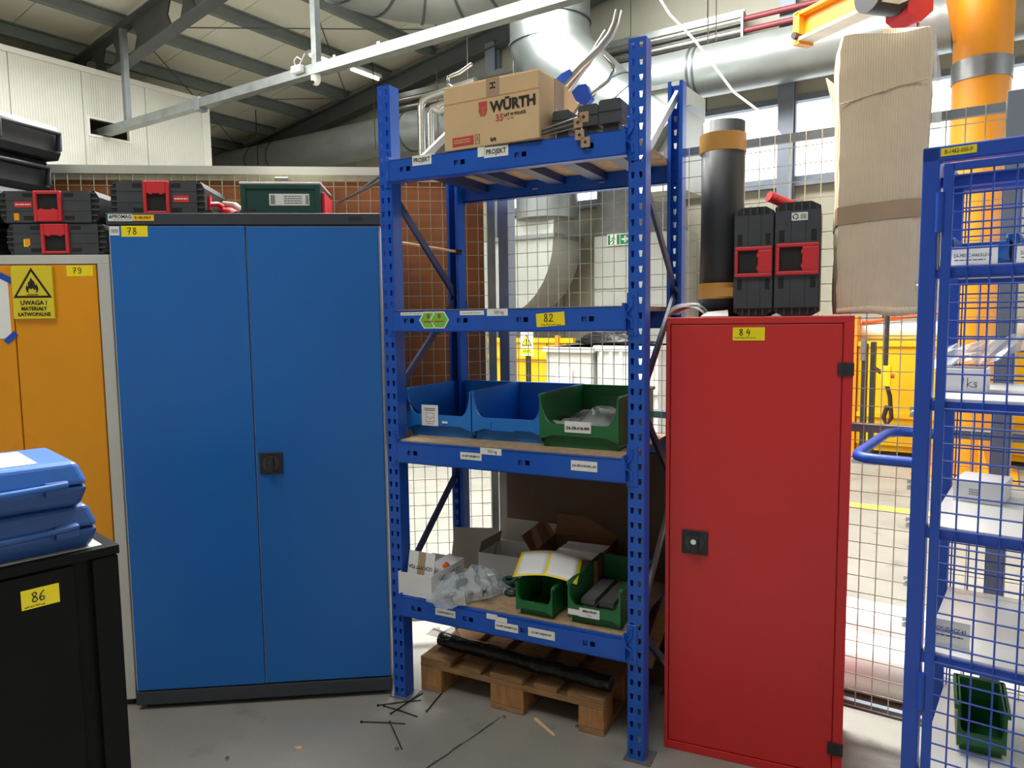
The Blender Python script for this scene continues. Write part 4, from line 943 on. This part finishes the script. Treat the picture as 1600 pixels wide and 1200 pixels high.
kc = thing('black_cabinet', 'black metal cabinet in the near left corner with number label 86', 'cabinet', (-.948, 1.70, 0), math.radians(46.5))
obj('body', MB().box(-.80, .012, .0, -.006, .50, .975), 'cab_black', kc)
obj('top', MB().box(-.82, -.004, .978, .0, .52, 1.0), 'cab_black', kc, bev=.002); obj('top_mat', MB().box(-.80, .02, 1.0, -.03, .50, 1.0015), 'cab_grey', kc)
obj('door', MB().box(-.78, -.004, .03, -.098, .012, .972), 'cab_black', kc, bev=.003); obj('stile', MB().box(-.06, -.004, 0, -.004, .02, .975), 'cab_black', kc, bev=.002)
obj('number_label', MB().box(-.205, -.0052, .898, -.131, -.004, .942), 'label_yellow', kc); handwriting('86', kc, -.186, .912, .022, y=-.006, w=.0022, gap=.65, scribble=.04, sz=-.6)

def blow_case(lab, x, y, z, w, d, h, rz, mat, dark, paper=False):
    base = Vector((-.948, 1.70, 0)); c, s = math.cos(math.radians(46.5)), math.sin(math.radians(46.5))
    t = thing('tool_case', lab, 'tool case', (base.x + c * x - s * y, base.y + s * x + c * y, z), math.radians(46.5) + rz, 'blue cases on the black cabinet')
    m = h * .48
    def half(z0, z1, in0, in1):
        r0 = [(in0, in0), (w - in0, in0), (w - in0, d - in0), (in0, d - in0)]; r1 = [(in1, in1), (w - in1, in1), (w - in1, d - in1), (in1, d - in1)]
        return MB().add([(p[0], p[1], z0) for p in r0] + [(p[0], p[1], z1) for p in r1], [(3, 2, 1, 0), (4, 5, 6, 7), (0, 1, 5, 4), (1, 2, 6, 5), (2, 3, 7, 6), (3, 0, 4, 7)])
    obj('lower_shell', half(0, m - .002, .016, .0), dark, t, bev=.012, seg=3); obj('lid', half(m + .001, h, .0, .018), mat, t, bev=.012, seg=3)
    pts = [(w * q / 10, -.006 - .010 * math.sin(q / 10 * PI), m + .01 - .006 * math.sin(q / 10 * PI)) for q in range(1, 10)]
    obj('seam_lip', MB().tube(pts, .007, 8), mat, t); obj('latch', MB().box(w * .80, -.010, m - .016, w * .90, .004, m + .016), dark, t, bev=.003)
    if paper: obj('paper_sheet', MB().box(.05, .05, h, w - .09, d - .06, h + .0015), 'paper', t, loc=(0, 0, 0)); obj('print', MB().box(.08, .08, h + .0015, w - .16, d - .1, h + .002), 'carton_white', t)
    return t
blow_case('dark blue plastic tool case, lower of two on the black cabinet', -.50, .012, 1.0018, .465, .33, .104, 0.0, 'case_blue_dark', 'case_blue_dark')
blow_case('blue plastic tool case with white paper on its lid, upper of two', -.505, .015, 1.1065, .45, .32, .104, -.04, 'case_blue', 'case_blue_dark', True)

# ---------------------------------------------------------------- black tool cases with red grips
def org_case(lab, loc, rz, w=.36, d=.30, h=.118, plate_top=True, sticker=None, ry=0.0, group='black tool cases with red grips', red=True):
    t = thing('organizer_case', lab, 'tool case', loc, rz, group, ry=ry)
    e = .015; k = h * .20
    mb = MB().prism([(e, 0), (w - e, 0), (w, k), (w, h - k), (w - e, h), (e, h), (0, h - k), (0, k)], 'y', .008, d)
    obj('body', mb, 'black_plastic', t, bev=.004)
    fx0, fx1 = w * .075, w * .925
    obj('front_panel', MB().prism([(fx0, .002), (fx1, .002), (fx1, h - .002), (fx0, h - .002)], 'y', -.002, .01), 'case_dark', t, bev=.003)
    for (xa, xb) in ((fx0, w * .36), (w * .64, fx1)):
        for q in (.36, .68): obj('panel_seam', MB().box(xa, -.0026, h * q, xb, -.002, h * (q + .01)), 'case_slot', t)
    for s in (0, 1):
        for i in range(6):
            z = k * .35 + (h - k * .7) * i / 5
            off = abs(i - 2.5) / 2.5; x = e * .9 * off ** 2
            obj('end_rib', MB().box(x - .001, .002, z - .003, x + .026, .012, z + .003) if s == 0 else MB().box(w - x - .026, .002, z - .003, w - x + .001, .012, z + .003), 'case_dark', t)
    for (x0, x1) in ((w * .245, w * .345), (w * .655, w * .755)):
        for z in (h * .10, h * .80): obj('slot', MB().box(x0, -.003, z, x1, .0, z + h * .12), 'case_slot', t)
    if red:
        p0, p1 = w * .362, w * .638
        g = obj('grip', MB().box(p0, -.014, h * .04, p0 + .012, .0, h * .98).box(p1 - .012, -.014, h * .04, p1, .0, h * .98)
            .box(p0 + .012, -.014, *( (h * .62,) if plate_top else (h * .04,)), p1 - .012, .0, h * .98 if plate_top else h * .40)
            .box(p0 + .012, -.014, h * .04 if plate_top else h * .88, p1 - .012, -.004, h * .12 if plate_top else h * .98), 'case_red', t, bev=.003)
        obj('grip_recess', MB().box(p0 + .010, -.0035, h * .1, p1 - .010, -.002, h * .9), 'case_slot', t)
        mb = MB()
        for x in (p0 + .028, p1 - .028):
            z = h * .62 if plate_top else h * .40
            mb.box(x - .006, -.0145, z - .003, x + .006, -.003, z + .004)
        obj('grip_notch', mb, 'case_red', t)
    if sticker == 'red_left': s = obj('sticker', MB().box(w * .16, -.003, h * .48, w * .335, -.002, h * .66), 'case_red', t); print_lines(t, w * .17, h * .53, w * .325, h * .61, 1, -.0034, 'label_white')
    if sticker == 'red_right': s = obj('sticker', MB().box(w * .675, -.003, h * .38, w * .84, -.002, h * .58), 'case_red', t); print_lines(t, w * .685, h * .44, w * .83, h * .52, 1, -.0034, 'label_white')
    if sticker in ('red_left', 'orange'):
        z = h * .08 if sticker == 'red_left' else h * .3
        obj('orange_tag', MB().box(w * .15 if sticker == 'red_left' else w * .19, -.0036, z, w * .20 if sticker == 'red_left' else w * .24, -.0026, z + h * .22), 'label_orange', t)
        if sticker == 'orange': obj('yellow_tag', MB().box(w * .175, -.0032, z - .004, w * .22, -.0024, z + h * .2), 'label_yellow', t)
    return t
y5 = math.radians(5)
def ycab(x, y, z): return Vector((-1.539 + math.cos(y5) * x - math.sin(y5) * y, 2.781 + math.sin(y5) * x + math.cos(y5) * y, z))
org_case('black tool case with red grip and orange yellow tags, lower on the orange cabinet', ycab(-.355, .02, 1.787), y5 - .01, .36, .32, .118, True, 'orange')
org_case('black tool case with red label, stacked on another above the orange cabinet', ycab(-.372, .018, 1.906), y5 - .02, .36, .32, .120, False, 'red_left')
cb, sb = math.cos(.0989), math.sin(.0989)
def bcab(x, y, z=1.9355): return Vector((-1.4985 + cb * x - sb * y, 2.7405 + sb * x + cb * y, z))
t = org_case('black tool case with red grip lying on the blue cabinet', bcab(-.012, .07), .0989, .345, .31, .131, True, 'red_right')
obj('side_handle', MB().tube([(.345, .06, .05), (.372, .08, .055), (.372, .18, .055), (.345, .2, .05)], .010, 8), 'case_red', t); obj('side_latch', MB().box(.343, .05, .03, .352, .075, .085), 'case_red', t)
t = thing('red_strap_bag', 'red and grey tool strap lying beside the case on the blue cabinet', 'tool strap', bcab(.365, .09), .15)
obj('strap', MB().tube([(0, .12, .035), (.04, .08, .03), (.07, .04, .012)], .016, 8), 'case_red', t); obj('grey_pad', MB().tube([(-.0, .16, .07), (.05, .12, .06), (.085, .09, .03)], .014, 8), 'carton_grey', t)
t = thing('green_case', 'dark green plastic tool case with white data label on the blue cabinet', 'tool case', bcab(.46, .11), .0989)
obj('body', MB().box(0, 0, 0, .305, .28, .126), 'case_green', t, bev=.006); obj('front_frame', MB().box(.0, -.006, .0, .02, .0, .126).box(.285, -.006, 0, .305, 0, .126).box(.02, -.006, .108, .285, 0, .126).box(.02, -.006, 0, .285, 0, .012), 'case_green', t, bev=.002)
obj('data_label', MB().box(.108, -.0012, .045, .262, 0, .09), 'label_white', t); print_lines(t, .165, .05, .235, .085, 4, -.0018, 'ink_grey'); 
mb = MB()
for i in range(5): mb.box(.114 + i * .0035, -.0018, .05, .116 + i * .0035, -.0012, .085)
for i in range(4): mb.box(.248 + i * .003, -.0018, .05, .2495 + i * .003, -.0012, .085)
obj('barcode', mb, 'ink', t)
obj('lid', MB().box(-.004, -.008, .126, .309, .284, .135), 'white_trim', t, bev=.003); obj('handle', MB().box(.12, .05, .135, .175, .11, .165).box(.10, .04, .135, .2, .12, .142), 'chrome', t, bev=.004)
obj('corner_foot', MB().box(.01, -.008, .0, .05, 0, .03), 'black_plastic', t); obj('side_strap', MB().box(.305, .02, .0, .318, .24, .1), 'case_red', t, bev=.003)
# dark cases stacked farther left
for i in range(4):
    w, h = (.42, .135)
    t = org_case(['lowest dark case in the stack at the left edge', 'second lowest dark case in the stack at the left edge', 'dark ribbed case just under the top of the left edge stack', 'topmost shiny dark case at the left edge of the picture'][i], ycab(-.86 + .03 * (i % 2) + .02 * i, .155, 1.787 + i * .1355), y5 - .35, w, .30, h, True, None, group='dark cases stacked at the left edge', red=False)
    obj('white_sticker', MB().box(.12, -.0035, .05, .2, -.002, .085), 'label_white', t)
    obj('end_bumper', MB().tube([(w + .012, .02, h * .25), (w + .016, .02, h * .75), (w + .016, .28, h * .75), (w + .012, .28, h * .25)], .012, 6), 'rubber', t)
# ---------------------------------------------------------------- on top of the red cabinet
cr_, sr_ = math.cos(math.radians(-23.9)), math.sin(math.radians(-23.9))
def rcab(x, y, z=1.5225): return Vector((.524 + cr_ * x - sr_ * y, 2.457 + sr_ * x + cr_ * y, z))
RR = math.radians(-23.9)
t = org_case('black tool case standing upright, left of the two on the red cabinet', rcab(.208, .06, 1.5225 + .355), RR, .355, .28, .124, True, None, PI / 2)
t = org_case('black tool case with recycling sticker, right of the two on the red cabinet', rcab(.335, .055, 1.5225 + .362), RR, .362, .29, .136, True, None, PI / 2)
obj('recycling_sticker', MB().box(.035, -.003, .05, .06, -.002, .098), 'label_white', t)
mb = MB(); q3 = [(.0475 + .0075 * math.cos(a), .062 + .0075 * math.sin(a)) for a in [2 * PI * i / 12 for i in range(13)]]
for s in (0, 4, 8): ribbon(mb, q3[s:s + 4], .003, -.0035)
for i in range(4): mb.box(.041 + i * .004, -.0035, .076, .0425 + i * .004, -.003, .094)
obj('recycling_mark', mb, 'ink', t)
t = thing('black_roll', 'tall roll of black rubber sheet with brown tape on the red cabinet', 'roll', rcab(.155, .16), RR)
sp = [(.052 * math.cos(a) * (1 + .045 * a / PI), .052 * math.sin(a) * (1 + .045 * a / PI)) for a in [i * PI / 12 for i in range(0, 100)]]
mb = MB(); n = len(sp)
mb.add([(p[0], p[1], 0) for p in sp] + [(p[0], p[1], .655) for p in sp], [(i, i + 1, i + 1 + n, i + n) for i in range(n - 1)], 0, None, True)
obj('sheet', mb, 'rubber', t, solid=.004)
obj('outer_layer', MB().grid(lambda a, b: ((-.055 - .032 * math.sin(a * PI) * (1 - .35 * b)) if True else 0, .03 + .09 * a, .0 + b * (.55 + .08 * a)), 8, 8), 'rubber', t, solid=.004)
obj('tape_band', MB().tube([(0, 0, .555), (0, 0, .615)], .0775, 28), 'tape_brown', t); obj('tape_band', MB().tube([(0, 0, .062), (0, 0, .115)], .0775, 28), 'tape_brown', t)
obj('tape_end', MB().box(-.01, -.0785, .068, .05, -.0765, .098), 'tape_brown', t)
# tall cardboard package
t = thing('wrapped_package', 'tall package wrapped in beige corrugated cardboard and tape', 'package', rcab(.638, .215), RR)
rnd = random.Random(21); nn = [[rnd.uniform(-1, 1) for _ in range(40)] for _ in range(24)]
def pk(a, b):
    an = 2 * PI * a - PI * .75; c, s = math.cos(an), math.sin(an); p = 7.0
    r = (abs(c) ** p + abs(s) ** p) ** (-1 / p); j = nn[int(b * 22)][int(a * 32) % 32] * .003
    hw = .128 + .014 * b ** 3; z = .004 + .86 * b
    if b > .93: r *= 1 - (b - .93) * 1.6; z += .02 * math.sin(an * 2.0 + .5) * (b - .93) / .07 + .018 * c
    if b < .03: r *= .97; z += -.0 
    return (r * c * hw + j, r * s * .118 + j, z)
obj('cardboard', MB().grid(pk, 32, 22), 'corrugated', t)
obj('top_cap', MB().grid(lambda a, b: tuple(Vector(pk(a, 1.0)) * 1.0 * Vector((1, 1, 1)).x if b == 0 else Vector((Vector(pk(a, 1)).x * (1 - b), Vector(pk(a, 1)).y * (1 - b), Vector(pk(a, 1)).z + .006 * b))), 32, 4), 'corrugated', t)
obj('tape_band', MB().grid(lambda a, b: tuple(Vector((pk(a, .36)[0] * 1.018, pk(a, .36)[1] * 1.025, .285 + .055 * b + .012 * math.sin(2 * PI * a)))), 32, 1), 'tape_clear', t)
obj('crease_fold', MB().tube([(-.12, -.1205, .655), (-.05, -.1215, .67), (.04, -.1215, .69), (.12, -.1195, .70)], .0025, 5), 'corrugated', t)
obj('plastic_fold', MB().grid(lambda a, b: (.134 + .028 * math.sin(a * PI) * math.sin(b * PI * .9 + .2) + .004 * math.sin(a * 20), -.09 + .10 * a, .42 + .42 * b), 10, 10, sm=False), 'film', t)
obj('left_flap', MB().add([(-.128, -.03, .66), (-.128, .05, .64), (-.165, .05, .79), (-.135, -.02, .74)], [(0, 1, 2, 3)]), 'corrugated', t, solid=.004)
obj('bottom_fold', MB().tube([(-.115, -.112, .012), (-.02, -.114, .018), (.05, -.116, .008), (.12, -.1, .012)], [.010, .012, .016, .012], 8), 'corrugated', t)
t = thing('paper_bundle', 'small bundle of papers in clear plastic at the red cabinet corner', 'papers', rcab(.055, .14), RR)
obj('papers', MB().grid(lambda a, b: (-.06 + .12 * a, -.09 + .18 * b, .010 + .026 * math.sin(a * PI) ** .7), 8, 4), 'paper', t, solid=.003); obj('film', MB().grid(lambda a, b: (-.07 + .14 * a, -.1 + .2 * b, .014 + .034 * math.sin(a * PI) ** .6 + .004 * math.sin(b * 30)), 10, 10, sm=False), 'film', t)
o = obj('sheet_scrap', MB().add([(-.04, -.03, .002), (.05, -.035, .002), (.04, .03, .022), (-.03, .03, .016)], [(0, 1, 2, 3)]), 'paper', None, solid=.002); o.location = rcab(.15, .045); o.rotation_euler = (0, 0, RR); tag(o, 'white sheet scrap in front of the black roll on the red cabinet', 'sheet')
o = obj('pink_tube', MB().tube([(0, 0, 0), (.12, .10, -.05)], .018, 14), 'case_red'); o.location = rcab(.30, .24, 1.935); o.rotation_euler = (0, 0, RR); tag(o, 'short pink red tube lying behind the upright tool cases', 'tube')

# ================================================================ BLUE CAGE TROLLEY
T0 = Vector((.905, 1.625, 0)); TT = math.radians(-37)
cg = thing('cage_trolley', 'blue wire mesh cage trolley with shelves and tubular push handle', 'trolley', T0, TT)
TW, TD = .62, .47
for (x, y) in ((0, 0), (TW, 0), (0, TD), (TW, TD)):
    obj('post', MB().box(x, y, .12, x + .034, y + .034, 1.885), 'cage_blue', cg, bev=.003)
    obj('caster', MB().cyl((x + .017 - .015, y + .017, .055), (x + .017 + .015, y + .017, .055), .055, 18), 'rubber', cg)
    obj('caster_fork', MB().box(x - .004, y - .004, .06, x + .038, y + .038, .12), 'zinc', cg)
obj('top_bar', MB().box(0, 0, 1.852, TW + .034, .03, 1.885), 'cage_blue', cg, bev=.003); obj('top_bar', MB().box(0, TD, 1.852, TW + .034, TD + .034, 1.885), 'cage_blue', cg)
for x in (0, TW): obj('side_bar', MB().box(x, .03, 1.855, x + .03, TD, 1.882), 'cage_blue', cg)
obj('number_label', MB().box(.034, -.001, 1.862, .10, 0, 1.879), 'sign_yellow', cg); text('B-1462-000-P', .0125, cg, (.067, -.0016, 1.8705), sx=.75)
LV = [1.617, 1.325, 1.035, .742, .455, .16]
for z in LV:
    s = obj('shelf', MB().box(.036, .012, z - .002, TW, TD + .02, z + .012), 'shelf_white', cg)
    obj('shelf_beam', MB().box(.034, .004, z - .016, TW, .03, z + .006), 'cage_blue', s); obj('shelf_beam', MB().box(.034, TD - .005, z - .016, TW, TD + .02, z - .003), 'cage_blue', s)
obj('upper_beam', MB().box(.034, .03, 1.80, TW, .055, 1.822), 'cage_blue', cg)
dr = obj('door_frame', MB().box(.042, -.012, .17, .062, .0, 1.845).box(TW - .03, -.012, .17, TW, 0, 1.845).box(.062, -.012, 1.828, TW - .03, 0, 1.845).box(.062, -.012, .17, TW - .03, 0, .19), 'cage_blue', cg, bev=.002)
mb = MB()
x = .062 + .030
while x < TW - .03: mb.tube([(x, -.006, .18), (x, -.006, 1.835)], .0021, 5, caps=False); x += .0405
z = .20
while z < 1.83: mb.tube([(.06, -.010, z), (TW - .03, -.010, z)], .0021, 5, caps=False); z += .0385
obj('door_mesh', mb, 'cage_blue', cg, kind='stuff')
mb = MB(); x = .04
while x < TW: mb.tube([(x, TD + .024, .18), (x, TD + .024, 1.85)], .0021, 5, caps=False); x += .0405
z = .19
while z < 1.85: mb.tube([(.034, TD + .02, z), (TW, TD + .02, z)], .0021, 5, caps=False); z += .0385
obj('back_mesh', mb, 'cage_blue', cg, kind='stuff')
for z in (1.70, .62): obj('hinge', MB().cyl((.038, -.010, z), (.038, -.010, z + .085), .009, 12), 'cage_blue', cg)
obj('hinge_pin', MB().cyl((.038, -.008, 1.62), (.038, -.008, 1.70), .0025, 6), 'zinc', cg)
hz = 1.185
obj('push_handle', MB().tube([(.005, .017, hz), (-.07, .017, hz), (-.10, .022, hz), (-.122, .045, hz), (-.127, .08, hz), (-.127, TD - .06, hz), (-.122, TD - .02, hz), (-.10, TD + .01, hz), (-.07, TD + .017, hz), (.01, TD + .017, hz)], .0125, 12), 'cage_blue', cg)
for z in (1.587, 1.30, 1.13, 1.04, .90, .80):
    w = obj('wing_nut', MB().tube([(0, .004, 0), (-.008, .004, 0)], .005, 8).box(-.012, .002, .002, -.004, .006, .012).box(-.012, .002, -.012, -.004, .006, -.002), 'chrome', cg); w.location = (0, .03, z)
def tin(x, y, z): c, s = math.cos(TT), math.sin(TT); return T0 + Vector((c * x - s * y, s * x + c * y, z))
LVS = [z + .0125 for z in LV]
for i, (x, lab) in enumerate(((.048, 'blue bin with white card on the upper trolley shelf, nearest the hinge'), (.172, 'blue bin with white card on the upper trolley shelf, at the right edge'))):
    t = bin_box(lab, 'case_blue', 0, 0, 0, .112, .2, .068, TT, 'blue bins in the trolley', base=tin(x, .10, LVS[0]))
    obj('card', MB().box(.002, -.0075, .004, .092, -.0055, .044), 'label_white', t); text('ZA-MEGC-NAKKLE-01' if i == 0 else 'ZA-MEGC-NAKKLE-02', .0105, t, (.045, -.0082, .024), sx=.72); print_lines(t, .01, .012, .07, .016, 1, -.0082)
t = thing('white_box', 'small white box with a handwritten weight in the trolley', 'box', tin(.0, .18, LVS[1]), TT)
obj('body', MB().box(.02, 0, 0, .125, .10, .055), 'carton_white', t, bev=.001); handwriting('1ks', t, .072, .012, .022, y=-.0012, w=.0014, gap=.55)
obj('inside', MB().box(.03, .012, .055, .12, .09, .0565), 'zinc_dull', t)
t = thing('plastic_bag', 'clear plastic bag bulging out of the small white box', 'bag', tin(.085, .24, LVS[1] + .06), TT)
rnd = random.Random(31); h3 = [[rnd.uniform(-.01, .012) for _ in range(13)] for _ in range(13)]
obj('bag', MB().grid(lambda a, b: (-.07 + .2 * a + h3[int(a * 12)][int(b * 12)], -.05 + .1 * b + h3[int(b * 12)][int(a * 12)], .0 + .045 * math.sin(b * PI) + .05 * a * a + h3[int(a * 12)][int(b * 12)]), 12, 8, sm=False), 'film', t)
t = thing('white_carton', 'white carton with printed label on the middle trolley shelf', 'carton', tin(.055, .30, LVS[2]), TT - .12)
obj('body', MB().box(0, 0, 0, .105, .13, .052), 'carton_white', t, bev=.001); obj('lid_edge', MB().box(-.001, -.001, .045, .106, .131, .053), 'carton_white', t); print_lines(t, .035, .018, .06, .036, 3, -.0008, 'ink_grey')
t = thing('label_card', 'grey card with printed code standing on a lower trolley shelf', 'card', tin(.045, .06, LVS[3]), TT)
obj('card', MB().box(.0, 0, 0, .078, .002, .062), 'label_white', t); text('KOC-ZLACZ-63', .0115, t, (.038, -.0006, .04), sx=.8, bold=.0002); print_lines(t, .01, .022, .065, .028, 1, -.0006)
t = bin_box('green bin standing on the lowest visible trolley shelf', 'bin_green', 0, 0, 0, .10, .17, .12, TT + .12, None, base=tin(.10, .13, LVS[4]))

def leaning(name, pts, r, mat, lab, cat, flat=None):
    o = obj(name, MB().tube(pts, r, 4 if flat else 8, flat=flat), mat); return tag(o, lab, cat)
leaning('flat_bar', [(-.723, 3.10, 2.018), (-.518, 3.0, 2.088), (-.46, 2.97, 2.108)], 1.0, 'galv', 'grey flat steel bar sticking out left of the rack upright, lower of two', 'bar', (.012, .004))
leaning('flat_bar', [(-.663, 3.16, 2.06), (-.52, 3.05, 2.124), (-.45, 3.0, 2.155)], 1.0, 'galv', 'grey flat steel bar sticking out left of the rack upright, upper of two', 'bar', (.012, .004))
t = thing('broom_handle', 'thin wooden handle lying across the mesh behind the left upright', 'handle', (-.49, 3.19, 1.862), 0)
obj('stick', MB().cyl((0, 0, 0), (.255, .04, -.041), .006, 10), 'splinter', t); obj('end_cap', MB().cyl((.25, .039, -.040), (.275, .043, -.044), .012, 10), 'black_plastic', t)

# ================================================================ THINGS ON THE FLOOR
def fl_tie(p, q, lab):
    p, q = Vector(p), Vector(q); d = (q - p); o = obj('cable_tie', MB().tube([(0, 0, .003), (d.x * .5, d.y * .5, .005), (d.x, d.y, .003)], .0024, 5).box(-.004, -.004, 0, .004, .004, .006), 'zip_black')
    o.location = (p.x, p.y, 0); return tag(o, lab, 'cable tie', 'cable ties on the floor')
FT = [((-0.548, 2.757, 0.0), (-0.382, 2.792, 0.0), 'black cable tie lying by the rack foot, longest of the crossed ones'), ((-0.487, 2.695, 0.0), (-0.381, 2.847, 0.0), 'black cable tie crossing another near the rack foot'), ((-0.524, 2.752, 0.0), (-0.381, 2.67, 0.0), 'black cable tie pointing away from the crossed pair'), ((-0.349, 2.71, 0.0), (-0.298, 2.86, 0.0), 'black cable tie beside the left pallet block'), ((-0.59, 2.639, 0.0), (-0.421, 2.622, 0.0), 'black cable tie lying flat in front of the blue cabinet corner'), ((-0.482, 2.636, 0.0), (-0.409, 2.458, 0.0), 'frayed black cable tie nearest the camera')]
for p, q, lab in FT: fl_tie(p, q, lab)
o = obj('wood_splinter', MB().add([(0, 0, 0), (.014, -.004, 0), (.075, -.105, 0), (.07, -.115, 0), (.002, .004, .006), (.012, .0, .006), (.073, -.105, .004), (.07, -.112, .003)], [(0, 3, 2, 1), (4, 5, 6, 7), (0, 1, 5, 4), (1, 2, 6, 5), (2, 3, 7, 6), (3, 0, 4, 7)]), 'splinter'); o.location = (0.067, 2.646, 0.0); tag(o, 'pale wood splinter on the floor before the pallet', 'splinter')
o = obj('wood_chip', MB().prism([(0, 0), (.025, .004), (.028, -.006), (.03, -.014), (.012, -.012)], 'z', 0, .004), 'splinter'); o.location = (-0.799, 2.482, 0.0); tag(o, 'small wood chip on the floor before the blue cabinet', 'chip')
for i, (p, lab) in enumerate([((-0.046, 2.657, 0.0), 'tiny shiny nut on the floor left of the splinter'), ((-1.014, 2.414, 0.0), 'tiny shiny nut on the floor before the blue cabinet'), ((0.227, 2.585, 0.0), 'small dark nut beside the right pallet block'), ((-0.427, 2.458, 0.0), 'tiny pale nut beside the frayed cable tie')]):
    o = obj('steel_nut', MB().prism([(.008 * math.cos(k * PI / 3), .008 * math.sin(k * PI / 3)) for k in range(6)], 'z', 0, .007).cyl((0, 0, .007), (0, 0, .011), .004, 8), 'chrome'); o.location = p; tag(o, lab, 'nut', 'small nuts on the floor')
